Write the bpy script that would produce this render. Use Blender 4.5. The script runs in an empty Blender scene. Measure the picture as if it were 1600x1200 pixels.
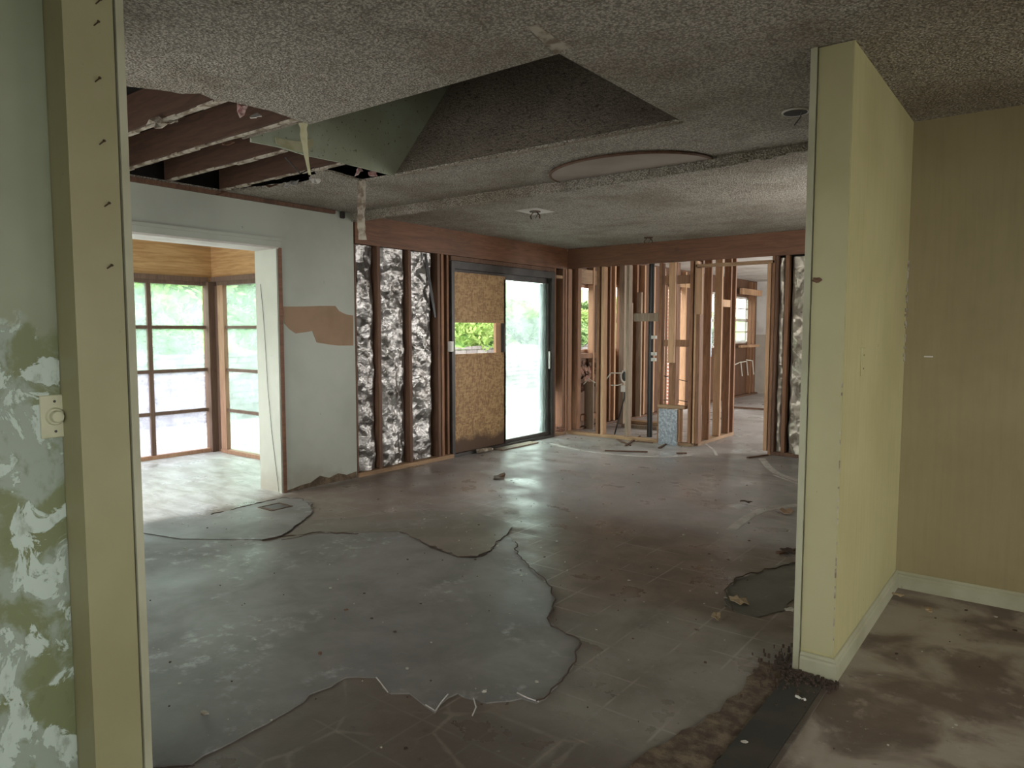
import bpy, bmesh, math, random
from mathutils import Vector, noise as mnoise, Matrix
sc = bpy.context.scene
COL = sc.collection
# ---------------------------------------------------------------- camera, world, light
F = 1115.8; YAW = math.radians(37.579); PIT = math.radians(4.254); H = 1.36
cam = bpy.data.cameras.new('camera'); camo = bpy.data.objects.new('camera', cam); COL.objects.link(camo)
cam.sensor_width = 36; cam.lens = 36 * F / 1600; cam.clip_start = .03; cam.clip_end = 300
camo.location = (0, 0, H); camo.rotation_euler = (math.pi / 2 - PIT, 0, YAW)
sc.camera = camo
sc.view_settings.view_transform = 'Standard'; sc.view_settings.look = 'None'
sc.view_settings.exposure = 0.16; sc.view_settings.gamma = 1; sc.view_settings.use_curve_mapping = False
try:
    sc.cycles.max_bounces = 12; sc.cycles.diffuse_bounces = 8; sc.cycles.transparent_max_bounces = 16
    sc.cycles.sample_clamp_indirect = 6
    sc.cycles.use_denoising = True
except Exception: pass
world = bpy.data.worlds.new('overcast_sky'); sc.world = world; world.use_nodes = True
_b = world.node_tree.nodes['Background']; _b.inputs[0].default_value = (1, .985, .96, 1); _b.inputs[1].default_value = 8.0

def area(name, loc, rot, sx, sy, power, col=(1, 1, 1), portal=False):
    l = bpy.data.lights.new(name, 'AREA'); l.shape = 'RECTANGLE'; l.size = sx; l.size_y = sy
    l.energy = power; l.color = col
    if portal: l.cycles.is_portal = True
    o = bpy.data.objects.new(name, l); COL.objects.link(o); o.location = loc; o.rotation_euler = rot
    return o
R = math.radians
# added fill lamps on unseen sides; the first stands for an inferred east window
area('unseen_east_light', (3.18, 3.6, 1.45), (0, R(100), 0), 1.3, 1.0, 36, (1, .99, .92))
area('unseen_east_light', (3.18, -.6, 1.3), (0, R(115), 0), 1.4, 1.8, 44, (1, .99, .93))  # second east lamp, added to lift the near ceiling
area('right_wall_fill', (-.84, 6.0, 1.45), (0, R(122), 0), 1.3, 1.7, 26, (1, .98, .95))  # added lamp, tilted up to brighten the far ceiling
area('south_fill', (-3.8, .95, 1.4), (R(90), 0, 0), 2.0, 1.4, 14, (1, .99, .95))  # added lamp out of view, lights the back wall beams
area('bay_side_fill', (-6.5, 1.12, 1.1), (R(90), 0, 0), 1.7, 1.6, 34, (1, .99, .97))  # added lamp to brighten the bay floor and panelling
area('far_room_fill', (-.15, 11.5, 1.4), (0, R(90), 0), 1.6, 2.4, 220, (1, .98, .95))  # lamp added at a solid unseen wall to brighten the back rooms

# ---------------------------------------------------------------- pixel -> point on a plane of the place
FW = Vector((-math.sin(YAW) * math.cos(PIT), math.cos(YAW) * math.cos(PIT), -math.sin(PIT)))
RT = Vector((math.cos(YAW), math.sin(YAW), 0)); UP = RT.cross(FW)
def ray(x, y): return FW + RT * ((x - 800) / F) - UP * ((y - 600) / F)
def atz(x, y, z=0.0):
    d = ray(x, y); return Vector((0, 0, H)) + d * ((z - H) / d.z)
def atx(x, y, X):
    d = ray(x, y); return Vector((0, 0, H)) + d * (X / d.x)
def aty(x, y, Y):
    d = ray(x, y); return Vector((0, 0, H)) + d * (Y / d.y)

# ---------------------------------------------------------------- material helpers
class V:
    def __init__(s, nt, k): s.nt = nt; s.k = k
    def _m(s, op, *a, clamp=False):
        n = s.nt.nodes.new('ShaderNodeMath'); n.operation = op; n.use_clamp = clamp
        for i, v in enumerate((s,) + a):
            if isinstance(v, V): s.nt.links.new(v.k, n.inputs[i])
            else: n.inputs[i].default_value = v
        return V(s.nt, n.outputs[0])
    def __add__(s, o): return s._m('ADD', o)
    def __sub__(s, o): return s._m('SUBTRACT', o)
    def __mul__(s, o): return s._m('MULTIPLY', o)
    def abs(s): return s._m('ABSOLUTE')
    def max(s, o): return s._m('MAXIMUM', o)
    def min(s, o): return s._m('MINIMUM', o)
    def inv(s):
        n = s.nt.nodes.new('ShaderNodeMath'); n.operation = 'SUBTRACT'; n.inputs[0].default_value = 1
        s.nt.links.new(s.k, n.inputs[1]); return V(s.nt, n.outputs[0])
    def ss(s, a, b):            # smoothstep, falling when a > b
        n = s.nt.nodes.new('ShaderNodeMapRange'); n.interpolation_type = 'SMOOTHSTEP'
        s.nt.links.new(s.k, n.inputs['Value'])
        if a < b: n.inputs['From Min'].default_value = a; n.inputs['From Max'].default_value = b
        else:
            n.inputs['From Min'].default_value = b; n.inputs['From Max'].default_value = a
            n.inputs['To Min'].default_value = 1; n.inputs['To Max'].default_value = 0
        return V(s.nt, n.outputs[0])
class M:
    def __init__(s, name, world_space=False):
        s.m = bpy.data.materials.new(name); s.m.use_nodes = True; s.nt = s.m.node_tree
        s.b = s.nt.nodes['Principled BSDF']; s.out = s.nt.nodes['Material Output']
        if world_space: s.co = s.nt.nodes.new('ShaderNodeNewGeometry').outputs['Position']
        else: s.co = s.nt.nodes.new('ShaderNodeTexCoord').outputs['Object']
        x = s.nt.nodes.new('ShaderNodeSeparateXYZ'); s.nt.links.new(s.co, x.inputs[0])
        s.x, s.y, s.z = [V(s.nt, x.outputs[i]) for i in range(3)]
    def scaled(s, sc_, off=(0, 0, 0)):
        n = s.nt.nodes.new('ShaderNodeMapping'); n.inputs['Scale'].default_value = sc_; n.inputs['Location'].default_value = off
        s.nt.links.new(s.co, n.inputs['Vector']); return n.outputs[0]
    def noise(s, scale, detail=4, rough=.55, dist=0, st=None, off=(0, 0, 0)):
        n = s.nt.nodes.new('ShaderNodeTexNoise'); n.inputs['Scale'].default_value = scale
        n.inputs['Detail'].default_value = detail; n.inputs['Roughness'].default_value = rough; n.inputs['Distortion'].default_value = dist
        s.nt.links.new(s.scaled(st or (1, 1, 1), off), n.inputs['Vector']); return V(s.nt, n.outputs[0])
    def voro(s, scale, st=None, feature='F1', out='Distance'):
        n = s.nt.nodes.new('ShaderNodeTexVoronoi'); n.feature = feature; n.inputs['Scale'].default_value = scale
        s.nt.links.new(s.scaled(st or (1, 1, 1)), n.inputs['Vector']); return V(s.nt, n.outputs[out])
    def wave(s, scale, axis='X', dist=4, detail=3, st=None):
        n = s.nt.nodes.new('ShaderNodeTexWave'); n.bands_direction = axis; n.inputs['Scale'].default_value = scale
        n.inputs['Distortion'].default_value = dist; n.inputs['Detail'].default_value = detail
        s.nt.links.new(s.scaled(st or (1, 1, 1)), n.inputs['Vector']); return V(s.nt, n.outputs['Fac'])
    def brick(s, sc_, c1, c2, mort, bw=.2, rh=.07, ms=.012, swap=False):
        n = s.nt.nodes.new('ShaderNodeTexBrick'); n.inputs['Scale'].default_value = sc_
        n.inputs['Color1'].default_value = (*c1, 1); n.inputs['Color2'].default_value = (*c2, 1); n.inputs['Mortar'].default_value = (*mort, 1)
        n.inputs['Brick Width'].default_value = bw; n.inputs['Row Height'].default_value = rh; n.inputs['Mortar Size'].default_value = ms
        c = s.nt.nodes.new('ShaderNodeCombineXYZ')
        s.nt.links.new((s.x + s.y).k, c.inputs[0]); s.nt.links.new(s.z.k, c.inputs[1])
        s.nt.links.new(c.outputs[0], n.inputs['Vector']); s.brickfac = V(s.nt, n.outputs['Fac'])
        return n.outputs['Color']
    def mix(s, f, a, b):
        n = s.nt.nodes.new('ShaderNodeMix'); n.data_type = 'RGBA'
        if isinstance(f, V): s.nt.links.new(f.k, n.inputs[0])
        else: n.inputs[0].default_value = f
        for i, c in ((6, a), (7, b)):
            if isinstance(c, tuple): n.inputs[i].default_value = (*c, 1)
            else: s.nt.links.new(c, n.inputs[i])
        return n.outputs[2]
    def col(s, c):
        if isinstance(c, tuple): s.b.inputs['Base Color'].default_value = (*c, 1)
        else: s.nt.links.new(c, s.b.inputs['Base Color'])
        return s
    def rough(s, r):
        if isinstance(r, V): s.nt.links.new(r.k, s.b.inputs['Roughness'])
        else: s.b.inputs['Roughness'].default_value = r
        return s
    def spec(s, v): s.b.inputs['Specular IOR Level'].default_value = v; return s
    def metal(s, v=1): s.b.inputs['Metallic'].default_value = v; return s
    def bump(s, h, strength=.5, dist=.01):
        n = s.nt.nodes.new('ShaderNodeBump'); n.inputs['Strength'].default_value = strength; n.inputs['Distance'].default_value = dist
        s.nt.links.new(h.k, n.inputs['Height']); s.nt.links.new(n.outputs[0], s.b.inputs['Normal']); return s

MAT = {}
# popcorn ceiling: aged grey-beige with brown water stains and grit
m = M('popcorn_ceiling', True)
n1 = m.noise(.8, 5, .6); n2 = m.noise(5, 5, .6); g = m.noise(55, 3, .7); g2 = m.noise(120, 2, .7)
n1 = n1 * .6 + m.noise(1.7, 6, .65, off=(3, 1, 0)) * .4; c = m.mix(n1.ss(.44, .60), (.58, .54, .455), (.37, .32, .24))
c = m.mix(n2.ss(.5, .72) * .6, c, (.25, .21, .15))
c = m.mix(g.ss(.50, .60) * .6, c, (.15, .12, .085)); c = m.mix(g2.ss(.55, .66) * .5, c, (.62, .58, .5)); c = m.mix(m.noise(20, 5, .7).ss(.62, .7) * .6, c, (.10, .08, .055))
g3 = m.voro(95); c = m.mix(g3.ss(.42, .58) * .55, c, (.10, .08, .06)); m.col(c).rough(.7).spec(.45).bump(g + g2 * .7 - g3 * .8, 1.0, .02); MAT['popcorn'] = m.m
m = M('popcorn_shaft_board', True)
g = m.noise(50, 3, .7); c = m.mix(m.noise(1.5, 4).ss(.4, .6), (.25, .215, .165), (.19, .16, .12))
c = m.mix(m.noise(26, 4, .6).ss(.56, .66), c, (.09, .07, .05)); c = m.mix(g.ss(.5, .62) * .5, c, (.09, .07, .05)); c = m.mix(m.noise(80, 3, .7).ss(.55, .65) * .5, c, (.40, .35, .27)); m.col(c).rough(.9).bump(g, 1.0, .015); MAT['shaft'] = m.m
m = M('green_tinted_drywall', True)
c = m.mix(m.noise(2.5, 5).ss(.4, .6), (.36, .40, .30), (.31, .33, .235)); c = m.mix(m.noise(45, 3, .6).ss(.64, .7), c, (.13, .12, .08))
m.col(c).rough(.85).bump(m.noise(90, 2), .3, .003); MAT['green_wall'] = m.m
m = M('pale_green_painted_plaster', True)
c = m.mix(m.noise(1.4, 6).ss(.35, .7), (.40, .42, .36), (.33, .345, .29)); c = m.mix(m.noise(16, 5, .7).ss(.68, .74), c, (.13, .11, .085))
c = m.mix(m.z.ss(.35, 0) * m.noise(3, 5).ss(.35, .6) * .55, c, (.2, .165, .12))
m.col(c).rough(.6).bump(m.noise(30, 4), .15, .004); MAT['left_paint'] = m.m
m = M('yellow_green_painted_wall', True)
n1 = m.noise(1.3, 6, .6); fib = m.noise(40, 3, .6, st=(1, 1, .06))
c = m.mix(n1.ss(.35, .7), (.44, .41, .215), (.37, .335, .165)); c = m.mix(fib.ss(.4, .7) * .25, c, (.30, .27, .12))
c = m.mix(m.noise(11, 6, .7).ss(.68, .75) * .7, c, (.16, .12, .06))
m.col(c).rough(.55).bump(fib, .1, .003); MAT['yellow'] = m.m
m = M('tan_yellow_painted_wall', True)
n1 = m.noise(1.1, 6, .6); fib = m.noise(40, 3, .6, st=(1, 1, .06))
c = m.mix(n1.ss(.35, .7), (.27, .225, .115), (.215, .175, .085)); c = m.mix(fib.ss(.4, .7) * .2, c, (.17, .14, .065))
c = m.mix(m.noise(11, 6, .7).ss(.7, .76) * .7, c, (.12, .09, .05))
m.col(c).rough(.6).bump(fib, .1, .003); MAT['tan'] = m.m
m = M('peeling_green_paint', True)
n1 = m.noise(6, 6, .62, .4, off=(0, 3, 1)); n2 = m.noise(9, 6, .65, .6, st=(1, 1, .8)); n3 = m.noise(1.5, 4)
paint = m.mix(n3.ss(.35, .65), (.25, .28, .19), (.20, .225, .145))
sm = m.mix(n1.ss(.42, .55), (.14, .165, .075), (.245, .295, .24))
sm = m.mix(n2.ss(.53, .56), sm, (.40, .48, .42))
sm = m.mix(m.noise(25, 5, .6, st=(1, 1, .5)).ss(.55, .7) * .5, sm, (.10, .115, .055))
lim = (m.z + (m.noise(7, 5) - .5) * .5).ss(1.42, 1.36)
c = m.mix(lim, paint, sm)
m.col(c).rough(.6).bump(n2.ss(.53, .56) * lim + n1 * .2, .5, .004); MAT['peel'] = m.m
m = M('yellowed_jamb_paint', True)
c = m.mix(m.noise(1.7, 6).ss(.35, .7), (.38, .365, .21), (.32, .30, .16)); c = m.mix(m.noise(18, 5, .7).ss(.69, .74) * .8, c, (.12, .09, .05))
m.col(c).rough(.5).bump(m.noise(30, 3, st=(1, 1, .1)), .12, .003); MAT['jamb'] = m.m
m = M('dimmed_jamb_paint', True)  # darker copy of the jamb paint; the stub's weaker light is in the colour
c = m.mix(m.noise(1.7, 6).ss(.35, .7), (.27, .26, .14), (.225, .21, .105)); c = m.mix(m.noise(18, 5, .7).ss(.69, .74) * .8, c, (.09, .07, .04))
m.col(c).rough(.5).bump(m.noise(30, 3, st=(1, 1, .1)), .12, .003); MAT['jamb_dim'] = m.m
m = M('off_white_trim_paint', True)
c = m.mix(m.noise(3, 5).ss(.35, .7), (.37, .37, .26), (.29, .285, .19)); c = m.mix(m.noise(30, 5, .7).ss(.68, .74) * .7, c, (.15, .12, .07))
m.col(c).rough(.5); MAT['trim'] = m.m

def wood(name, a, b, knots=True, st=(14, 14, 1.2), rough=.7, dark=(.07, .035, .018)):
    m = M(name); r = m.nt.nodes.new('ShaderNodeObjectInfo')
    w = m.noise(2.2, 5, .65, 1.2, st=st)
    c = m.mix(w.ss(.35, .68), a, b)
    c = m.mix(m.noise(1.2, 4).ss(.5, .75) * .5, c, dark)
    c = m.mix(V(m.nt, r.outputs['Random']) * .35, c, dark)
    if knots: c = m.mix(m.voro(2.6).ss(.17, .11), c, dark); c = m.mix(m.noise(28, 3, .6).ss(.70, .74) * .7, c, dark)
    m.col(c).rough(rough).bump(w, .25, .003); MAT[name] = m.m
wood('beam_wood', (.20, .088, .042), (.125, .052, .025), st=(1.2, 1.2, 14), rough=.6)
wood('stud_brown', (.31, .155, .078), (.17, .08, .038))
wood('stud_pale', (.60, .37, .21), (.45, .26, .14))
wood('stud_grey', (.34, .26, .18), (.22, .16, .11))
wood('stud_dark', (.15, .075, .04), (.085, .04, .022))
wood('plate_wood', (.42, .27, .15), (.28, .17, .09), st=(1.2, 1.2, 14))
wood('joist_wood', (.085, .042, .024), (.04, .02, .012), st=(1.2, 14, 14))
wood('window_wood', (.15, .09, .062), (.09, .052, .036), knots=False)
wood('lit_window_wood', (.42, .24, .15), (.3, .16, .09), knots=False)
m = M('grass_panel'); w = m.noise(3, 5, .6, .5, st=(1, 1, 14))
m.col(m.mix(w.ss(.35, .65), (.50, .31, .14), (.36, .20, .08))).rough(.6).bump(w, .3, .003); MAT['bay_panel'] = m.m
m = M('oriented_strand_board')
w = (m.voro(24, st=(1, 2.6, 1), out='Color') + m.voro(24, st=(1, .9, 2.4), out='Color')) * .5; w2 = m.noise(16, 4, .6, 2.5)
c = m.mix(w.ss(.2, .8), (.46, .30, .14), (.24, .13, .058)); c = m.mix(w2.ss(.5, .7) * .5, c, (.20, .11, .05))
c = m.mix((m.z + (m.noise(6, 4) - .5) * .25).ss(.2, .1) * 1.0, c, (.10, .055, .03))
m.col(c).rough(.7).bump(w, .3, .002); MAT['osb_low'] = m.m
m = M('oriented_strand_board_clean')
w = (m.voro(24, st=(1, 2.6, 1), out='Color') + m.voro(24, st=(1, .9, 2.4), out='Color')) * .5; w2 = m.noise(16, 4, .6, 2.5)
c = m.mix(w.ss(.2, .8), (.46, .30, .145), (.26, .15, .068)); c = m.mix(w2.ss(.5, .7) * .4, c, (.22, .12, .055))
m.col(c).rough(.7).bump(w, .3, .002); MAT['osb'] = m.m
def foil(name, a, b, rgh, metal, k1, k2, st):
    m = M(name); nt = m.nt
    c = m.mix(m.noise(5, 5).ss(.4, .7), a, b); c = m.mix(m.noise(12, 5).ss(.68, .73), c, (.07, .06, .05))
    warp = m.noise(6, 3).k
    vm = nt.nodes.new('ShaderNodeVectorMath'); vm.operation = 'MULTIPLY_ADD'; nt.links.new(nt.nodes.new('ShaderNodeTexNoise').outputs['Color'], vm.inputs[0]); vm.inputs[1].default_value = (.12, .12, .12)
    nt.links.new(m.scaled(st), vm.inputs[2])
    tn = vm.inputs[0].links[0].from_node; tn.inputs['Scale'].default_value = 7; nt.links.new(m.co, tn.inputs['Vector'])
    acc = nt.nodes.new('ShaderNodeNewGeometry').outputs['Normal']
    for sc_, k in ((k1, .32), (k2, .24)):
        v = nt.nodes.new('ShaderNodeTexVoronoi'); v.inputs['Scale'].default_value = sc_; nt.links.new(vm.outputs[0], v.inputs['Vector'])
        s1 = nt.nodes.new('ShaderNodeVectorMath'); s1.operation = 'SUBTRACT'; nt.links.new(v.outputs['Color'], s1.inputs[0]); s1.inputs[1].default_value = (.5, .5, .5)
        s2 = nt.nodes.new('ShaderNodeVectorMath'); s2.operation = 'MULTIPLY_ADD'; nt.links.new(s1.outputs[0], s2.inputs[0]); s2.inputs[1].default_value = (k, k, k); nt.links.new(acc, s2.inputs[2]); acc = s2.outputs[0]
    nz = nt.nodes.new('ShaderNodeVectorMath'); nz.operation = 'NORMALIZE'; nt.links.new(acc, nz.inputs[0])
    m.col(c).rough(rgh).metal(metal); bp = nt.nodes.new('ShaderNodeBump'); bp.inputs['Strength'].default_value = .4; bp.inputs['Distance'].default_value = .01
    nt.links.new(m.noise(30, 3).k, bp.inputs['Height']); nt.links.new(nz.outputs[0], bp.inputs['Normal']); nt.links.new(bp.outputs[0], m.b.inputs['Normal']); return m.m
MAT['foil'] = foil('crumpled_foil_facing', (.38, .365, .35), (.21, .195, .18), .36, .95, 13, 30, (1, .8, 1.5))
MAT['foil_dull'] = foil('dull_foil_facing', (.50, .46, .38), (.27, .23, .18), .4, .6, 7, 20, (1.3, 1, .7))
m = M('galvanised_steel')
v = m.voro(45, out='Color'); m.col(m.mix(v.ss(.2, .8), (.42, .46, .50), (.24, .27, .30))).rough(.45).metal(.5); MAT['galv'] = m.m
m = M('dark_bronze_frame'); m.col(m.mix(m.noise(8).ss(.4, .7), (.025, .02, .017), (.05, .04, .032))).rough(.45); MAT['bronze'] = m.m
m = M('black_sheathing'); m.col(m.mix(m.noise(6).ss(.4, .7), (.018, .015, .013), (.035, .027, .02))).rough(.9); MAT['black'] = m.m
m = M('black_plastic'); m.col((.02, .02, .02)).rough(.4); MAT['blackp'] = m.m
m = M('white_plastic'); m.col((.68, .68, .63)).rough(.4); MAT['whitep'] = m.m
m = M('ivory_switch_plastic'); m.col(m.mix(m.noise(20, 4).ss(.5, .8), (.42, .43, .29), (.33, .34, .21))).rough(.4); MAT['ivory'] = m.m
m = M('rusty_steel'); m.col(m.mix(m.noise(30).ss(.4, .6), (.06, .04, .025), (.10, .05, .025))).rough(.6).metal(.4); MAT['rust'] = m.m
m = M('kraft_paper', True); m.col(m.mix(m.noise(4, 4).ss(.4, .7), (.30, .20, .125), (.25, .165, .10))).rough(.85); MAT['kraft'] = m.m
m = M('plain_plaster'); m.col(m.mix(m.noise(3, 5).ss(.4, .75), (.40, .36, .30), (.33, .29, .24))).rough(.8); MAT['plaster'] = m.m
m = M('white_board'); m.col(m.mix(m.noise(3, 5).ss(.4, .75), (.62, .60, .56), (.45, .41, .36))).rough(.8); MAT['white'] = m.m
m = M('torn_gypsum_paper'); m.col(m.mix(m.noise(14, 5).ss(.42, .6), (.42, .38, .31), (.17, .13, .09))).rough(.9); MAT['gyp'] = m.m
m = M('yellowed_gypsum_paper'); m.col(m.mix(m.noise(10, 5).ss(.4, .7), (.47, .46, .30), (.36, .34, .2))).rough(.9); MAT['gypy'] = m.m
m = M('pink_glass_wool'); m.col(m.mix(m.noise(18, 5).ss(.4, .65), (.45, .22, .20), (.62, .48, .44))).rough(1).bump(m.noise(60, 3), .8, .02); MAT['pink'] = m.m
m = M('dirty_wool'); m.col(m.mix(m.noise(9, 5).ss(.4, .65), (.33, .19, .14), (.11, .065, .045))).rough(1).bump(m.noise(30, 3), .8, .02); MAT['wool'] = m.m
m = M('grey_drop_board'); m.col(m.mix(m.noise(2, 5).ss(.35, .7), (.30, .255, .22), (.22, .185, .155))).rough(.75); MAT['disc'] = m.m
m = M('white_cable'); m.col((.6, .58, .5)).rough(.6); MAT['cable'] = m.m
m = M('red_brick'); c = m.brick(1, (.40, .16, .11), (.30, .11, .08), (.45, .42, .38)); m.col(c).rough(.9).bump(m.brickfac * -1, .4, .006); MAT['brick'] = m.m
m = M('dry_stone'); c = m.brick(1, (.22, .19, .195), (.15, .125, .13), (.06, .055, .05), bw=.42, rh=.11, ms=.012)
c = m.mix(m.noise(7, 5).ss(.4, .7) * .6, c, (.25, .225, .22)); m.col(c).rough(.9).bump(m.brickfac * -1 + m.noise(20) * .6, .8, .03); MAT['stone'] = m.m
m = M('pale_gravel', True); m.col(m.mix(m.noise(5, 8, .7).ss(.4, .6), (.25, .235, .235), (.15, .14, .135))).rough(.95).bump(m.noise(40), .5, .02); MAT['gravel'] = m.m
m = M('pale_bounce_concrete', True); m.col(m.mix(m.noise(4, 6, .7).ss(.4, .6), (.60, .58, .57), (.45, .43, .42))).rough(.9); MAT['bounce_slab'] = m.m
m = M('grassy_bank', True); m.col(m.mix(m.noise(3, 8, .7).ss(.4, .62), (.20, .36, .09), (.09, .19, .045))).rough(.95); MAT['bank'] = m.m
m = M('bark'); m.col(m.mix(m.noise(8, 5, st=(1, 1, .2)).ss(.4, .6), (.16, .13, .11), (.08, .065, .055))).rough(.95); MAT['bark'] = m.m
for nm, a, b in (('leaf_dark', (.07, .13, .07), (.12, .20, .10)), ('leaf_mid', (.14, .24, .09), (.22, .33, .13)), ('leaf_bright', (.28, .42, .12), (.38, .48, .18))):
    m = M(nm); c = m.mix(m.noise(3, 3).ss(.35, .65), a, b); m.col(c).rough(.6).spec(.2)
    t = m.nt.nodes.new('ShaderNodeBsdfTranslucent'); m.nt.links.new(c, t.inputs[0]); mx = m.nt.nodes.new('ShaderNodeMixShader'); mx.inputs[0].default_value = .35
    m.nt.links.new(m.b.outputs[0], mx.inputs[1]); m.nt.links.new(t.outputs[0], mx.inputs[2]); m.nt.links.new(mx.outputs[0], m.out.inputs[0]); MAT[nm] = m.m

def glass(name, dirt_lo, dirt_hi, tint, stripes=False, film=(.85, .95, .95)):
    m = M(name); nt = m.nt; nt.nodes.remove(m.b)
    tr = nt.nodes.new('ShaderNodeBsdfTransparent'); tr.inputs[0].default_value = (*tint, 1)
    tl = nt.nodes.new('ShaderNodeBsdfTranslucent'); tl.inputs[0].default_value = (*film, 1)
    gl = nt.nodes.new('ShaderNodeBsdfGlossy'); gl.inputs['Roughness'].default_value = .05
    d = m.noise(3.5, 6, .65).ss(.35, .7) * (dirt_hi - dirt_lo) + dirt_lo
    mx = nt.nodes.new('ShaderNodeMixShader'); nt.links.new(d.k, mx.inputs[0]); nt.links.new(tr.outputs[0], mx.inputs[1]); nt.links.new(tl.outputs[0], mx.inputs[2])
    m2 = nt.nodes.new('ShaderNodeMixShader'); m2.inputs[0].default_value = .05; nt.links.new(mx.outputs[0], m2.inputs[1]); nt.links.new(gl.outputs[0], m2.inputs[2])
    nt.links.new(m2.outputs[0], m.out.inputs[0]); MAT[name] = m.m
glass('glass_film', .16, .34, (.86, 1, .95), film=(.7, .82, .80)); glass('glass_slider', .10, .26, (.88, 1, .96)); glass('glass_clear', .04, .12, (.95, 1, .98))
glass('glass_dirty', .25, .55, (.9, .95, 1), film=(.62, .63, .72))

# floor: worn slab with brown adhesive, tile ghosts, grey cleaned areas
m = M('worn_slab_floor', True)
n1 = m.noise(.9, 7, .62, .3); n2 = m.noise(3.5, 8, .65, .4); n3 = m.noise(14, 6, .7); w1 = (m.noise(1.6, 6, .6, off=(4, 1, 0)) - .5)
brown = m.mix(n2.ss(.35, .68), (.165, .128, .098), (.105, .08, .062))
grey = m.mix(n2.ss(.35, .68), (.225, .21, .18), (.155, .14, .115))
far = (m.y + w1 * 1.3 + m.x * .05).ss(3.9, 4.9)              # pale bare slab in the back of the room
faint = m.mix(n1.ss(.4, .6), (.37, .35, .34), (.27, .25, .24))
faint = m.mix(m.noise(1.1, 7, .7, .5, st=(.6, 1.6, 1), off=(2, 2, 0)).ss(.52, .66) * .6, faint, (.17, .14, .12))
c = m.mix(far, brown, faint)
bx_ = ((m.x + 1.25).abs() + w1 * .7).ss(.65, .35) * ((m.y - 2.55).abs() + w1 * .9).ss(.75, .4)
c = m.mix(bx_ * .85, c, grey)
lb = (m.x + w1 * 1.2).ss(-3.4, -3.9) * (m.y + w1).ss(2.9, 3.5) * (m.y + w1).ss(5.6, 4.9)
c = m.mix(lb * .55, c, (.19, .15, .12))
bay = m.x.ss(-5.0, -5.2) * m.y.ss(4.6, 4.5)
c = m.mix(bay, c, m.mix(m.noise(5, 8, .7, .4, st=(.5, 1.5, 1)).ss(.35, .62), (.52, .51, .50), (.33, .31, .29)))
def grid(v, st_, w):
    f = v._m('MODULO', st_); return (f.abs() - st_ / 2).abs().ss(w, w * .3)
gl_ = grid(m.x, .229, .007).max(grid(m.y, .229, .007)) * (m.y.ss(4.8, 4.2)) * m.noise(2.2, 5, .6, off=(1, 0, 0)).ss(.44, .58)
c = m.mix(gl_ * .55, c, (.36, .33, .28))
dk = (m.y + w1 * .9).ss(2.05, 1.75) * m.x.ss(-.9, -.95)        # stained strip in front
vein = (m.voro(3.0, feature='DISTANCE_TO_EDGE') + (m.noise(9, 5) - .5) * .12).ss(.035, .0)
c = m.mix(dk * .75, c, m.mix(vein * n2.ss(.4, .6), m.mix(n1.ss(.4, .6), (.085, .068, .055), (.12, .105, .085)), (.20, .18, .15)))
near = (m.x + w1 * .1).ss(-.70, -.62)
cloud = m.mix(m.noise(2.6, 5, .55, .6).ss(.40, .62), (.12, .088, .066), (.30, .26, .205))
cloud = m.mix(m.noise(7, 6, .7).ss(.55, .7) * .6, cloud, (.36, .32, .26))
c = m.mix(near, c, cloud)
sp = m.noise(1.7, 3, off=(9, 0, 0)).ss(.42, .58)
c = m.mix(m.noise(22, 8, .78).ss(.60, .68) * sp * .6, c, (.46, .44, .40))
c = m.mix(n3.ss(.60, .70) * .55, c, (.055, .04, .03))
fr = m.noise(2.3, 6, .6, off=(7, 0, 0)).ss(.35, .65) * .28 + .26
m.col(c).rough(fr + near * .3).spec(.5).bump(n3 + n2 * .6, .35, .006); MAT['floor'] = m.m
def sheet(name, a, b, wh, r=.34):
    m = M(name, True); n2 = m.noise(3.2, 8, .65, .4); n3 = m.noise(10, 8, .72, off=(3, 0, 0))
    c = m.mix(n2.ss(.35, .68), a, b); c = m.mix(m.noise(1.2, 6, .6, off=(5, 0, 0)).ss(.45, .62) * .5, c, tuple(q * .62 for q in a)); c = m.mix(n3.ss(.50, .68) * m.noise(1.5, 5, off=(0, 4, 0)).ss(.48, .6) * .8, c, wh)
    c = m.mix(m.noise(30, 6, .7).ss(.68, .74) * .7, c, (.5, .5, .46))
    m.col(c).rough(m.noise(2, 6, .6).ss(.3, .7) * .22 + r).bump(n2 + n3 * .5, .3, .006); MAT[name] = m.m
sheet('vinyl_grey', (.195, .185, .172), (.135, .127, .115), (.40, .40, .38))
sheet('vinyl_tan', (.17, .145, .115), (.135, .11, .085), (.26, .25, .22), .36)
sheet('vinyl_green', (.11, .11, .085), (.08, .078, .06), (.25, .25, .22), .4)
sheet('vinyl_dark', (.105, .085, .068), (.06, .045, .036), (.16, .15, .13), .42)
m = M('masking_tape', True); m.col(m.mix(m.noise(9, 5).ss(.4, .7), (.55, .53, .50), (.36, .33, .30))).rough(.6); MAT['tape'] = m.m
m = M('black_felt', True); m.col(m.mix(m.noise(7, 6).ss(.4, .7), (.028, .027, .022), (.05, .043, .032))).rough(.6).bump(m.noise(60), .3, .003); MAT['felt'] = m.m
m = M('rubble_bed', True); m.col(m.mix(m.noise(11, 7, .7).ss(.4, .62), (.065, .04, .024), (.17, .125, .075))).rough(.9).bump(m.noise(25, 6, .7), 1, .02); MAT['rubble'] = m.m
m = M('chip'); m.col((.42, .40, .34)).rough(.8); MAT['chip'] = m.m
m = M('dark_chip'); m.col((.05, .03, .02)).rough(.8); MAT['chipd'] = m.m
m = M('dead_leaf'); m.col((.30, .22, .13)).rough(.8); MAT['deadleaf'] = m.m

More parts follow.
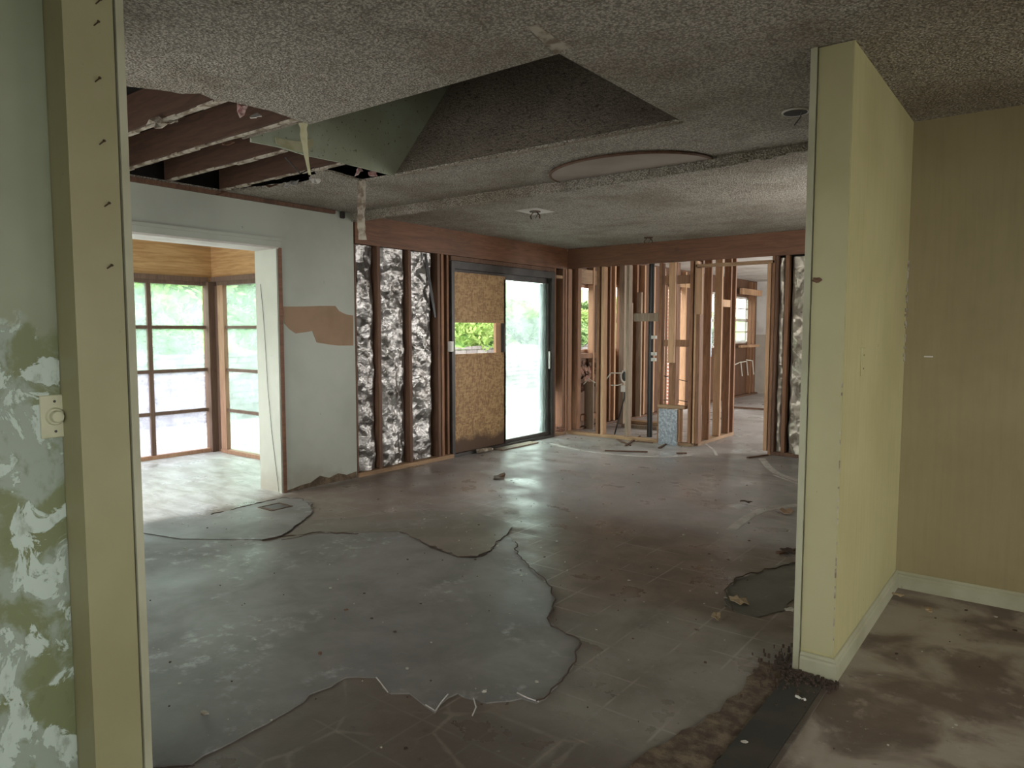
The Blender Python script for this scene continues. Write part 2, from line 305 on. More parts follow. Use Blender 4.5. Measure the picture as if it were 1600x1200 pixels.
# ---------------------------------------------------------------- mesh helpers
def bx(bm, x0, x1, y0, y1, z0, z1):
    v = [bm.verts.new(p) for p in ((x0, y0, z0), (x1, y0, z0), (x1, y1, z0), (x0, y1, z0), (x0, y0, z1), (x1, y0, z1), (x1, y1, z1), (x0, y1, z1))]
    for f in ((0, 3, 2, 1), (4, 5, 6, 7), (0, 1, 5, 4), (1, 2, 6, 5), (2, 3, 7, 6), (3, 0, 4, 7)): bm.faces.new([v[i] for i in f])
def boxes(*bs):
    bm = bmesh.new()
    for b in bs: bx(bm, *b)
    return bm
def tube(bm, pts, r, n=6, taper=None):
    pts = [Vector(p) for p in pts]; rings = []
    for i, p in enumerate(pts):
        d = (pts[min(i + 1, len(pts) - 1)] - pts[max(i - 1, 0)]).normalized()
        a = d.cross(Vector((0, 0, 1)) if abs(d.z) < .9 else Vector((1, 0, 0))).normalized(); b = d.cross(a)
        rr = r if taper is None else r + (taper - r) * i / (len(pts) - 1)
        rings.append([bm.verts.new(p + (a * math.cos(t * 2 * math.pi / n) + b * math.sin(t * 2 * math.pi / n)) * rr) for t in range(n)])
    for i in range(len(rings) - 1):
        for t in range(n): bm.faces.new((rings[i][t], rings[i][(t + 1) % n], rings[i + 1][(t + 1) % n], rings[i + 1][t]))
    bm.faces.new(rings[0]); bm.faces.new(rings[-1])
def rough_poly(pts, amp, step, seed, closed=True):
    rnd = random.Random(seed); out = []
    n = len(pts)
    for i in range(n if closed else n - 1):
        a = Vector(pts[i]).to_2d(); b = Vector(pts[(i + 1) % n]).to_2d(); L = (b - a).length
        k = max(1, int(L / step)); nn = Vector((-(b - a).y, (b - a).x)).normalized() if L > 1e-6 else Vector((0, 0))
        for j in range(k):
            p = a.lerp(b, j / k)
            if j: p = p + nn * rnd.uniform(-amp, amp)
            out.append(p)
    if not closed: out.append(Vector(pts[-1]).to_2d())
    return out
def prism(pts, z0, z1, holes=()):
    bm = bmesh.new()
    for loop in (pts,) + tuple(holes):
        vs = [bm.verts.new((p[0], p[1], z0)) for p in loop]
        for i in range(len(vs)): bm.edges.new((vs[i], vs[(i + 1) % len(vs)]))
    bmesh.ops.triangle_fill(bm, edges=bm.edges[:], use_beauty=True)
    r = bmesh.ops.extrude_face_region(bm, geom=bm.faces[:])
    bmesh.ops.translate(bm, verts=[e for e in r['geom'] if isinstance(e, bmesh.types.BMVert)], vec=(0, 0, z1 - z0))
    return bm
WO = {}
def obj(name, bm, mat, parent=None, keep=False, bevel=0, smooth=False):
    if bevel:
        try: bmesh.ops.bevel(bm, geom=bm.edges[:], offset=bevel, segments=1, affect='EDGES')
        except Exception: pass
    bmesh.ops.recalc_face_normals(bm, faces=bm.faces[:])
    me = bpy.data.meshes.new(name); bm.to_mesh(me); bm.free()
    if smooth:
        for p in me.polygons: p.use_smooth = True
    o = bpy.data.objects.new(name, me); COL.objects.link(o); me.materials.append(MAT[mat] if isinstance(mat, str) else mat)
    if not keep:
        xs = [v.co for v in me.vertices]
        c = Vector(((min(v.x for v in xs) + max(v.x for v in xs)) / 2, (min(v.y for v in xs) + max(v.y for v in xs)) / 2, min(v.z for v in xs)))
        me.transform(Matrix.Translation(-c)); o.location = c
    WO[o.name] = o.location.copy()
    if parent:
        o.parent = parent
        o.location = o.location - (WO[parent.name] if parent.name in WO else parent.location)
    return o
def tag(o, label, cat, group=None):
    o['label'] = label; o['category'] = cat
    if group: o['group'] = group
    return o
def thing(name, loc, label, cat, group=None):
    o = bpy.data.objects.new(name, None); COL.objects.link(o); o.location = loc; o.empty_display_size = .1
    return tag(o, label, cat, group)
def root_structure(name, loc=(0, 0, 0)):
    o = bpy.data.objects.new(name, None); COL.objects.link(o); o.location = loc; o['kind'] = 'structure'; return o
def struct(name, bm, mat, parent=None, **k):
    o = obj(name, bm, mat, parent, keep=True, **k)
    if not parent: o['kind'] = 'structure'
    return o
def stuff(o, label, cat): o['kind'] = 'stuff'; return tag(o, label, cat)

CZ = 2.42; XL = -5.14; YF = 7.88
# ---------------------------------------------------------------- floor and ceiling
struct('floor', boxes((-5.42, 3.4, -2.4, 8.9, -.12, 0), (-7.75, -5.42, 1.0, 4.47, -.12, 0), (-5.42, .1, 8.9, 15.7, -.12, 0)), 'floor')
hp = [(875, 82), (1060, 188), (605, 272), (566, 283), (535, 274), (499, 265), (484, 284), (466, 288), (444, 288), (416, 293), (353, 299)]
hole = []
A = (-1.58, 2.35); B = (-1.58, 3.46); Cc = (-3.68, 3.46)
low = [atz(x, y, CZ).to_2d() for x, y in hp[3:]]
upp = [atz(x, y, CZ).to_2d() for x, y in ((190, 134), (224, 138), (284, 147), (312, 146), (334, 156), (356, 158), (383, 164), (436, 178))]
pts = [Vector(A), Vector(B), Vector(Cc)] + rough_poly(low, .02, .05, 3, closed=False) + [Vector((-5.13, 3.05)), Vector((-5.13, 1.1))] + [Vector((-3.6, 1.1))] + rough_poly(upp, .015, .05, 4, closed=False) + [Vector((-3.12, 2.35))]
struct('ceiling', prism([(-5.15, .9), (3.3, -2.3 + 3.2), (3.3, 8.0), (-5.15, 8.0)], CZ, CZ + .014, holes=(pts,)), 'popcorn')
struct('ceiling', boxes((-2.4, 3.3, -2.3, .9, CZ, CZ + .014)), 'popcorn')
# skylight shaft above the rectangular opening
sh = bmesh.new()
def quad(bm, *p): bm.faces.new([bm.verts.new(q) for q in p])
def slab(p0, p1, p2, p3, t):      # quad with thickness along its normal
    bm = bmesh.new(); a, b, c, d = [Vector(q) for q in (p0, p1, p2, p3)]; n = (b - a).cross(d - a).normalized() * t
    vs = [bm.verts.new(q) for q in (a, b, c, d)]; ws = [bm.verts.new(q + n) for q in (a, b, c, d)]
    bm.faces.new(vs); bm.faces.new(ws[::-1])
    for i in range(4): bm.faces.new((vs[i], vs[(i + 1) % 4], ws[(i + 1) % 4], ws[i]))
    return bm
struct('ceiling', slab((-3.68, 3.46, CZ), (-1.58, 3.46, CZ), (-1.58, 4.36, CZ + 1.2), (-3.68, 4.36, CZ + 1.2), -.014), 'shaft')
# green side of the shaft, torn away near the joists
gw = bmesh.new(); gy = [(2.36, CZ + .02)] 
prof = [(2.37, CZ + .005), (2.55, CZ + .012), (2.75, CZ), (3.0, CZ + .006), (3.46, CZ), (4.37, CZ + 1.2), (2.37, CZ + 1.2)]
vs = [gw.verts.new((-3.68, y, z)) for y, z in prof]; gw.faces.new(vs)
r = bmesh.ops.extrude_face_region(gw, geom=gw.faces[:]); bmesh.ops.translate(gw, verts=[e for e in r['geom'] if isinstance(e, bmesh.types.BMVert)], vec=(-.014, 0, 0))
struct('ceiling', gw, 'green_wall')
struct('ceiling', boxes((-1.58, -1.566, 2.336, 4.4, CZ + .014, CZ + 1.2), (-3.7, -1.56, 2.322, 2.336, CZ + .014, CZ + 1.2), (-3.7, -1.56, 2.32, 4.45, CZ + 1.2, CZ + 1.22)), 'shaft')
# roof box over the attic
struct('ceiling_attic', boxes((-5.5, 3.5, -2.45, 8.0, 3.9, 4.0), (-5.5, -5.44, -2.45, 8.0, 2.44, 3.9), (3.44, 3.5, -2.45, 8.0, 2.44, 3.9), (-5.44, 3.44, -2.45, -2.39, 2.44, 3.9), (-5.44, 3.44, 7.94, 8.0, 2.44, 3.9),
    (-7.9, -5.4, .8, 4.6, 2.42, 2.5), (-5.6, .3, 7.94, 15.9, 2.5, 2.56)), 'black')
struct('ceiling', boxes((-7.7, -5.42, 1.0, 4.4, 2.30, 2.42)), 'white')
struct('ceiling', boxes((-5.42, .1, 8.03, 15.7, 2.42, 2.5)), 'white')
# shallow header hanging under the ceiling across the big room
hd = bmesh.new(); N = 60; rnd = random.Random(5)
for i in range(N):
    x0 = XL + 4.33 * i / N; x1 = XL + 4.33 * (i + 1) / N; t = (i / N); d = .075 - .02 * max(0, t - .6) / .4 + rnd.uniform(-.002, .002)
    if t > .8: d -= rnd.uniform(0, .02)
    bx(hd, x0, x1, 4.30, 4.34, CZ - d, CZ)
struct('trim_1', hd, 'popcorn')

# ---------------------------------------------------------------- left wall
struct('wall_left', boxes((-5.42, XL, .92, 1.9, 0, CZ), (-5.42, XL, 1.9, 3.52, 2.06, CZ), (-5.42, XL, 3.52, 4.32, 0, CZ),
    ), 'left_paint')
struct('wall_left', boxes((-5.42, -5.28, 4.32, 5.63, 0, CZ), (-5.42, -5.28, 5.63, 7.56, 2.12, CZ), (-5.32, -5.28, 7.56, 8.03, .60, CZ), (-5.32, -5.28, 7.90, 8.03, 0, .60), (-5.32, -5.28, 7.56, 7.9, 0, .08)), 'black')
# brown paper showing where the paint skin tore off
pl = [(442, 479), (470, 479), (500, 478), (524, 478), (530, 486), (540, 491), (552, 493), (552, 540), (530, 540), (512, 538), (495, 535), (488, 517), (478, 519), (462, 521), (452, 514), (444, 505)]
bm = bmesh.new(); q = [atx(x, y, XL + .002) for x, y in pl]; f = bm.faces.new([bm.verts.new((XL - .002, p.y, p.z)) for p in q])
r = bmesh.ops.extrude_face_region(bm, geom=[f]); bmesh.ops.translate(bm, verts=[e for e in r['geom'] if isinstance(e, bmesh.types.BMVert)], vec=(.0045, 0, 0))
tag(obj('torn_paper', bm, 'kraft'), 'brown paper band bared by torn paint on the pale wall right of the doorway', 'paper')
# rough dirt skirt at the foot of the panel
wl = [(3.56, 0), (4.31, 0), (4.31, .06), (4.2, .045), (4.1, .075), (4.0, .05), (3.9, .085), (3.8, .04), (3.7, .035), (3.62, .02), (3.56, .015)]
bm = bmesh.new(); f = bm.faces.new([bm.verts.new((XL - .002, y, z)) for y, z in wl]); r = bmesh.ops.extrude_face_region(bm, geom=[f]); bmesh.ops.translate(bm, verts=[e for e in r['geom'] if isinstance(e, bmesh.types.BMVert)], vec=(.006, 0, 0))
struct('baseboard_left', bm, 'rubble')
# casing: head trim, inner lining, reddish edge board
struct('trim_2', boxes((XL, XL + .02, 1.9, 3.54, 2.045, 2.11), (XL + .02, XL + .03, 1.9, 3.55, 2.09, 2.115)), 'left_paint')
struct('trim_9', boxes((-5.42, XL + .012, 1.9, 3.53, 2.03, 2.045)), 'white')  # underside made white; the window light on it is put into the colour
struct('trim_3', boxes((XL, XL + .016, 3.523, 3.552, 0.0, 2.04)), 'beam_wood')
struct('trim_4', boxes((-5.44, XL + .006, 3.505, 3.522, 0, 2.03)), 'left_paint')
struct('trim_5', boxes((XL - .005, XL + .03, 1.0, 4.1, CZ - .035, CZ - .004)), 'stud_dark')
bm = bmesh.new(); tube(bm, [(-5.36, 3.50, 1.75), (-5.33, 3.5, 1.5), (-5.31, 3.5, 1.2), (-5.29, 3.498, .9), (-5.25, 3.5, .5), (-5.2, 3.5, .2), (-5.16, 3.495, .01)], .002)
tag(obj('wire', bm, 'blackp'), 'thin dark wire hanging down the white doorway jamb', 'wire')

# hanging drywall ribbon and other torn strips at the ceiling
def ribbon(name, pts, w, mat, label, cat='drywall strip', wd=(1, 0, 0), t=.006, seed=0, taper=1.0):
    bm = bmesh.new(); rnd = random.Random(seed); prev = None; wd = Vector(wd).normalized()
    P_ = []
    for i in range(len(pts) - 1):
        a = Vector(pts[i]); b = Vector(pts[i + 1])
        for j in range(5): P_.append(a.lerp(b, j / 5))
    P_.append(Vector(pts[-1])); tn = None
    for i, p in enumerate(P_):
        ww = w * (1 + (taper - 1) * i / len(P_)) * (1 + rnd.uniform(-.15, .15)) / 2
        d = (P_[min(i + 1, len(P_) - 1)] - P_[max(i - 1, 0)]).normalized(); nn = d.cross(wd).normalized() * t / 2
        ring = [bm.verts.new(q) for q in (p - wd * ww - nn, p + wd * ww - nn, p + wd * ww + nn, p - wd * ww + nn)]
        if prev:
            for k in range(4): bm.faces.new((prev[k], prev[(k + 1) % 4], ring[(k + 1) % 4], ring[k]))
        else: bm.faces.new(ring)
        prev = ring
    bm.faces.new(prev)
    return tag(obj(name, bm, mat), label, cat)
he = atz(565, 283, CZ); 
ribbon('drywall_strip', [(he.x, he.y, CZ + .01), (he.x, he.y + .0, 2.3), (he.x - .015, he.y, 2.15), (he.x - .01, he.y + .01, 2.01)], .055, 'gyp', 'long dirty drywall strip dangling from the corner of the ceiling hole', wd=(.8, .6, 0), seed=1)
ribbon('drywall_strip', [aty(474, 189, 2.345), aty(475, 215, 2.345), aty(479, 245, 2.34), aty(484, 273, 2.34)], .045, 'gypy', 'yellowish paper strip hanging from the near edge of the square ceiling opening', wd=(.8, .6, 0), seed=2, taper=.2)
bm = bmesh.new(); f = bm.faces.new([bm.verts.new(atx(x, y, -3.672)) for x, y in ((430, 214), (446, 218), (460, 220), (474, 221), (488, 216), (490, 226), (478, 238), (462, 236), (444, 230), (432, 224))])
r = bmesh.ops.extrude_face_region(bm, geom=[f]); bmesh.ops.translate(bm, verts=[e for e in r['geom'] if isinstance(e, bmesh.types.BMVert)], vec=(-.006, 0, 0))
tag(obj('peeled_patch', bm, 'gypy'), 'pale yellow peeled patch low on the green side of the ceiling opening', 'paper')
c_ = atx(536, 336, XL + .02); tag(obj('wall_hole_block', boxes((XL, XL + .03, c_.y - .025, c_.y + .02, c_.z - .03, c_.z + .03)), 'black', bevel=.008), 'small black block standing for the hole at the top corner where the pale wall meets the beam', 'bracket')  # dark hole in the wall, shown as a small black block

# ---------------------------------------------------------------- joists bared by the ceiling hole
jl = [(1.35, -5.13, -3.2, 'ceiling joist nearest the doorway post in the ceiling hole'), (1.86, -5.13, -3.0, 'ceiling joist with shredded paper left along its edge, second from the near rim'),
      (2.25, -5.13, -3.0, 'long ceiling joist that runs into the near edge of the square opening'), (2.60, -5.13, -3.70, 'ceiling joist ending against the green side of the square opening'),
      (3.02, -5.13, -3.70, 'ceiling joist at the far rim of the ceiling hole')]
for i, (y, x0, x1, lab) in enumerate(jl):
    t = thing('ceiling_joist', ((x0 + x1) / 2, y, CZ + .015), 'dark wooden ' + lab, 'joist')
    obj('board', boxes((x0, x1, y, y + .04, CZ + .015, CZ + .20)), 'joist_wood', t)
    bm = bmesh.new(); rnd = random.Random(i); x = x0
    while x < x1 - .05:
        L = rnd.uniform(.05, .22)
        bx(bm, x, min(x + L + .012, x1 - .01), y + rnd.uniform(.0, .016), y + .04 - rnd.uniform(0, .012), CZ + rnd.uniform(.0, .009), CZ + .0145)
        x += L + rnd.uniform(.0, .012)
    obj('drywall_remnant', bm, 'gyp', t)
# cross boards deeper in the attic
for i, (x, lab) in enumerate(((-4.35, 'dark attic board crossing behind the bare joists, nearer the left wall'), (-3.95, 'dark attic board crossing behind the bare joists, nearer the green board'))):
    tag(obj('attic_board', boxes((x, x + .09, 1.2, 3.3, CZ + .23, CZ + .27)), 'stud_dark'), lab, 'board')
struct('ceiling_attic', boxes((-5.2, -3.7, .95, 4.3, CZ + .42, CZ + .44)), 'black')
# torn flakes hanging from joists and rim
def flake(name, c, sx, sy, ang, mat, lab, seed, cat='scrap'):
    rnd = random.Random(seed); bm = bmesh.new(); n = 11
    top = [bm.verts.new((math.cos(a * 2 * math.pi / n) * sx * rnd.uniform(.55, 1.1), math.sin(a * 2 * math.pi / n) * sy * rnd.uniform(.5, 1.1), rnd.uniform(-.25, .25) * min(sx, sy))) for a in range(n)]
    c0 = bm.verts.new((0, 0, rnd.uniform(-.1, .1) * sx))
    for i in range(n): bm.faces.new((top[i], top[(i + 1) % n], c0))
    r = bmesh.ops.extrude_face_region(bm, geom=bm.faces[:]); bmesh.ops.translate(bm, verts=[e for e in r['geom'] if isinstance(e, bmesh.types.BMVert)], vec=(0, 0, .004))
    bmesh.ops.rotate(bm, verts=bm.verts[:], matrix=Matrix.Rotation(ang[0], 3, 'X') @ Matrix.Rotation(ang[1], 3, 'Y') @ Matrix.Rotation(ang[2], 3, 'Z'))
    bmesh.ops.translate(bm, verts=bm.verts[:], vec=Vector(c))
    return tag(obj(name, bm, mat), lab, cat)
for i, (x, y, dz, s, mat, nm, lab) in enumerate([
    (245, 193, -.02, .07, 'gyp', 'paper_shred', 'grey shred of ceiling paper drooping from the second joist'),
    (268, 190, -.03, .05, 'gyp', 'paper_shred', 'small pale shred beside the drooping shred on the second joist'),
    (378, 168, .03, .06, 'pink', 'insulation_tuft', 'pink insulation tuft poking out at the near rim of the ceiling hole'),
    (400, 182, .02, .05, 'white', 'insulation_tuft', 'white fibre tuft beside the pink tuft at the near rim'),
    (355, 225, -.04, .04, 'stud_dark', 'paper_shred', 'dark curl of paper hanging from the long middle joist'),
    (560, 268, .02, .05, 'pink', 'insulation_tuft', 'pink wool clump at the far corner of the square opening'),
    (583, 272, .02, .045, 'pink', 'insulation_tuft', 'pink wool clump farthest right along the far corner of the opening'),
    (425, 290, -.02, .05, 'stud_dark', 'paper_shred', 'dark ragged scrap hanging at the far rim of the ceiling hole'),
    (455, 288, -.012, .09, 'white', 'plaster_flake', 'white curled plaster flake at the far rim of the ceiling hole'),
    (492, 281, -.01, .08, 'white', 'plaster_flake', 'white plaster flake on the rim just left of the dangling strip'),
    (346, 303, -.06, .05, 'stud_dark', 'paper_shred', 'dark triangular scrap hanging where the ceiling hole meets the left wall')]):
    c = atz(x, y, CZ + dz); flake(nm, c, s, s * .6, (random.Random(i).uniform(.3, 1.2), .3, i), mat, lab, i)
bm = bmesh.new(); a = atz(445, 245, CZ + .01); b = atz(490, 262, CZ + .01)
tube(bm, [a, a.lerp(b, .5) - Vector((0, 0, .07)), b], .004)
tag(obj('cable', bm, 'blackp'), 'thin dark cable sagging under the bare joists', 'cable')

# beams
tag(obj('header_beam', boxes((XL - .04, XL + .0, 4.34, 7.86, 2.155, CZ)), 'beam_wood'), 'reddish brown header beam on the left wall above the foil insulation and sliding door', 'beam')
tag(obj('header_beam', boxes((XL + .005, -.84, 7.86, 7.90, 2.165, CZ - .003)), 'beam_wood'), 'reddish brown header beam across the back wall above the bare studs', 'beam')

# ---------------------------------------------------------------- left stud bay with foil
def stud(parent, x0, x1, y0, y1, z0, z1, mat='stud_brown', name='stud'):
    return obj(name, boxes((x0, x1, y0, y1, z0, z1)), mat, parent, bevel=.003)
lf = root_structure('wall_left', (XL, 5.0, 0))
XS = XL - .14
stud(lf, XS, XL, 4.325, 4.345, .04, 2.15, 'stud_dark'); 
for y, m_ in ((4.60, 'stud_dark'), (5.005, 'stud_dark'), (5.42, 'stud_dark'), (5.475, 'stud_brown')): stud(lf, XS, XL, y, y + .04, .04, 2.155, m_)
stud(lf, XS, XL - .02, 5.58, 5.615, .04, 2.155, 'stud_brown')
stud(lf, XL - .05, XL - .0, 7.575, 7.60, .04, 2.155, 'stud_brown'); stud(lf, XS + .02, XL + .0, 7.76, 7.80, .04, 2.155, 'stud_brown'); stud(lf, XL - .04, XL + .0, 7.82, 7.86, .04, 2.155, 'stud_brown')
stud(lf, XS, XL, 7.605, 7.755, 2.03, 2.07, 'plate_wood', 'blocking')
stud(lf, XS, XL + .02, 4.33, 5.64, 0, .04, 'plate_wood', 'bottom_plate'); stud(lf, XS, XL, 7.58, 7.85, 0, .04, 'plate_wood', 'bottom_plate')
def batt(y0, y1, z0, z1, lab, seed, mat='foil', axis='x', pos=0, bulge=.035, amp=.03):
    bm = bmesh.new(); ny, nz = 26, 150; g = []
    for j in range(nz + 1):
        row = []
        for i in range(ny + 1):
            u = i / ny; v = j / nz; y = y0 + (y1 - y0) * u; z = z0 + (z1 - z0) * v
            wv = mnoise.noise(Vector((y * 5, z * 4, seed))) * amp * 1.1 + (1 - abs(mnoise.noise(Vector((y * 7, z * 6, seed + 4)))) * 2) * amp * .6 + (1 - abs(mnoise.noise(Vector((y * 16, z * 15, seed + 9)))) * 2) * amp * .10
            dd = bulge * math.sin(u * math.pi) ** .6 + wv * min(1, 6 * min(u, 1 - u) + .3)
            if axis == 'x': row.append(bm.verts.new((pos + dd, y + .012 * mnoise.noise(Vector((z * 5, seed, u))), z)))
            else: row.append(bm.verts.new((y + .012 * mnoise.noise(Vector((z * 5, seed, u))), pos - dd, z)))
        g.append(row)
    for j in range(nz):
        for i in range(ny): bm.faces.new((g[j][i], g[j][i + 1], g[j + 1][i + 1], g[j + 1][i]))
    r = bmesh.ops.extrude_face_region(bm, geom=bm.faces[:]); off = (-.01, 0, 0) if axis == 'x' else (0, .01, 0)
    bmesh.ops.translate(bm, verts=[e for e in r['geom'] if isinstance(e, bmesh.types.BMVert)], vec=off)
    tag(obj('insulation_batt', bm, mat), lab, 'insulation', 'foil insulation between studs' if mat == 'foil' else 'dull foil insulation right of the far doorway')
batt(4.35, 4.595, .045, 2.15, 'shiny crumpled foil batt between studs, right beside the pale green wall', 1.3, pos=XL - .075)
batt(4.645, 5.0, .045, 2.15, 'shiny crumpled foil batt in the middle of the three left wall stud bays', 5.7, pos=XL - .075)
batt(5.05, 5.38, .045, 2.15, 'shiny crumpled foil batt nearest the sliding door', 9.1, pos=XL - .075)
for k in range(3):
    bm = bmesh.new(); o_ = .012 * k
    tube(bm, [(XL - .02 + o_, 5.25, 2.14), (XL - .0, 5.28 + o_, 1.9), (XL + .005, 5.33 + o_, 1.65), (XL - .01, 5.38 + o_ * .6, 1.5)], .006)
    tag(obj('cable', bm, 'blackp'), ['black cable lying over the foil, leftmost of the three left of the door', 'black cable lying over the foil, middle of the three left of the door', 'black cable lying over the foil, rightmost of the three left of the door'][k], 'cable', 'black cables over the foil')
# small white outlet boxes on the stud left of the door
t = thing('cable_box', (XL + .0, 5.62, 1.17), 'small white electrical box on the stud left of the sliding door', 'electrical box')
obj('box', boxes((XL - .02, XL + .025, 5.585, 5.635, 1.14, 1.25)), 'whitep', t, bevel=.004); obj('cover', boxes((XL + .026, XL + .03, 5.59, 5.60, 1.15, 1.24)), 'white', t)

# ---------------------------------------------------------------- sliding door
dr = root_structure('door_1', (XL - .06, 6.56, 0))
def dpart(name, mat, *b, bevel=0): return obj(name, boxes(*b), mat, dr, bevel=bevel)
dpart('frame_head', 'bronze', (XL - .14, XL + .005, 5.63, 7.57, 2.02, 2.10)); dpart('header_gap_board', 'stud_dark', (XL - .12, XL + .0, 5.63, 7.57, 2.105, 2.15))
dpart('frame_side', 'bronze', (XL - .14, XL + .005, 5.63, 5.675, .03, 2.02)); dpart('frame_side', 'bronze', (XL - .14, XL + .005, 7.50, 7.56, .03, 2.02))
dpart('sill_track', 'bronze', (XL - .14, XL + .012, 5.63, 7.56, 0, .035))
dpart('door_rail', 'bronze', (XL - .10, XL - .055, 5.68, 7.5, 1.955, 2.02)); dpart('door_rail', 'bronze', (XL - .06, XL - .025, 6.58, 7.5, .035, .075))
dpart('meeting_stile', 'bronze', (XL - .10, XL - .03, 6.565, 6.60, .035, 1.955)); dpart('door_stile', 'bronze', (XL - .08, XL - .03, 7.455, 7.50, .075, 1.955))
dpart('screen_edge', 'galv', (XL - .11, XL - .09, 7.38, 7.45, .075, 1.95))
dpart('glass_pane', 'glass_slider', (XL - .062, XL - .056, 6.60, 7.455, .075, 1.955))
dpart('door_handle', 'whitep', (XL - .03, XL - .005, 7.47, 7.485, .88, 1.10), bevel=.003)
tag(obj('osb_board', boxes((XL - .045, XL - .03, 5.69, 6.585, 1.45, 1.99)), 'osb'), 'upper strand board sheet nailed over the left half of the sliding door', 'board')
tag(obj('osb_board', boxes((XL - .045, XL - .03, 5.69, 6.60, .036, 1.11)), 'osb_low'), 'tall lower strand board sheet with dark wet foot on the sliding door', 'board')
tag(obj('stud_offcut', boxes((XL - .10, XL - .065, 6.46, 6.55, 1.1, 1.46)), 'stud_pale'), 'short pale wood piece seen in the gap between the two strand boards', 'board')
tag(obj('floor_board', boxes((XL + .03, XL + .16, 6.3, 7.0, .001, .015)), 'stud_grey'), 'flat thin board on the floor at the foot of the sliding door', 'board')
pb = thing('plastic_bottle', (XL + .07, 6.1, .03), 'crumpled clear plastic scrap lying under the strand board', 'litter')
bm = bmesh.new(); tube(bm, [(XL + .05, 5.98, .028), (XL + .06, 6.02, .03), (XL + .07, 6.14, .028), (XL + .075, 6.19, .026)], .024, 9); obj('body', bm, 'gyp', pb, smooth=True)
bm = bmesh.new(); tube(bm, [(XL + .076, 6.19, .026), (XL + .078, 6.215, .025)], .012, 8); obj('cap', bm, 'whitep', pb)
# wool scraps in the corner gap
rnd = random.Random(11)
bm = bmesh.new()
for k in range(60):
    c = Vector((XL - .06 + rnd.uniform(-.05, .07), 7.64 + rnd.uniform(0, .15), .05 + abs(rnd.gauss(0, .04))))
    bx(bm, c.x, c.x + rnd.uniform(.01, .03), c.y, c.y + rnd.uniform(.01, .03), c.z, c.z + rnd.uniform(.003, .01))
stuff(obj('debris_heap', bm, 'wool'), 'heap of brown debris on the plate in the corner beside the sliding door', 'debris')

# ---------------------------------------------------------------- far stud wall
fw = root_structure('wall_far', (-3.2, YF, 0)); Y0, Y1 = YF, YF + .09
def fstud(px0, px1, mat='stud_brown', z0=.04, z1=2.165, ya=None, yb=None, name='stud'):
    ya = Y0 if ya is None else ya
    flat = yb is not None or name != 'stud'
    yb = ya + .09 if yb is None else yb
    xa = aty(px0, 500, ya).x; xb = aty(px1, 500, ya).x
    if not flat: xb = min(xb, xa + .04)
    return stud(fw, xa, xb, ya, yb, z0, z1, mat, name)
fstud(884, 896, 'stud_brown'); fstud(932, 939, 'stud_brown'); fstud(939.3, 950, 'stud_pale'); fstud(978, 990, 'stud_grey')
fstud(1029, 1037, 'stud_brown'); fstud(1077, 1084, 'stud_brown'); fstud(1084.5, 1088, 'stud_pale'); fstud(1088.5, 1100, 'stud_brown', z1=2.09)
fstud(1044, 1054, 'stud_pale', z0=.98, ya=YF - .002, yb=YF + .036); 
fstud(1046, 1057, 'stud_brown', z0=.46, ya=YF + .04, yb=YF + .13)
fstud(1197, 1204, 'stud_pale', z1=2.09); fstud(1204.5, 1209, 'stud_brown', z0=0); fstud(1209.5, 1214, 'stud_dark'); fstud(1225, 1235, 'stud_brown')
fstud(1085, 1208, 'plate_wood', z0=2.09, z1=2.125, name='header')
fstud(1060, 1067, 'stud_pale', z0=.04, z1=.43); fstud(1029, 1072, 'plate_wood', z0=.435, z1=.475, ya=YF - .01, name='box_top')
for a, b, z0, z1, m_ in ((990, 1028.5, 1.475, 1.575, 'stud_grey'), (1037.5, 1044, 1.91, 2.01, 'stud_brown'), (1057.5, 1076.5, 1.91, 2.01, 'stud_brown'), (1037.5, 1044, 1.175, 1.255, 'stud_brown'), (1057.5, 1076.5, 1.175, 1.255, 'stud_brown')):
    fstud(a, b, m_, z0=z0, z1=z1, yb=YF + .04, name='blocking')
fstud(886, 1029, 'plate_wood', z0=0, z1=.04, name='bottom_plate'); fstud(1062, 1084, 'plate_wood', z0=0, z1=.035, name='bottom_plate'); fstud(1209, 1270, 'stud_dark', z0=0, z1=.04, name='bottom_plate')
fstud(1087, 1096, 'stud_pale', z0=1.55, z1=2.08, ya=YF - .03, yb=YF - .003)
# galvanised panel in the low box
tag(obj('steel_panel', boxes((aty(1030.5, 600, YF - .02).x, aty(1059.5, 600, YF - .02).x, YF - .03, YF - .022, .0, .43)), 'galv'), 'upright galvanised steel panel at the foot of the bare stud wall', 'metal panel')
# dark closed part of the far wall, right of the doorway
struct('wall_far', boxes((-2.50, -.80, YF + .11, YF + .14, 0, CZ)), 'black')
batt(aty(1214.5, 500, YF).x, aty(1224.5, 500, YF).x, .04, 2.14, 'narrow dull foil strip left of the stud by the far doorway', 21, 'foil_dull', 'y', YF + .07, .03, .03)
batt(aty(1235.5, 500, YF).x, aty(1262, 500, YF).x + .1, .04, 2.14, 'wide sagging grey foil batt seen beside the right hand yellow wall', 25, 'foil_dull', 'y', YF + .05, .05, .05)
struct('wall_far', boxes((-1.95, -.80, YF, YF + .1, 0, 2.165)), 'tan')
# header debris above the far doorway
fstud(1085, 1215, 'stud_dark', z0=2.127, z1=2.163, ya=YF + .04)

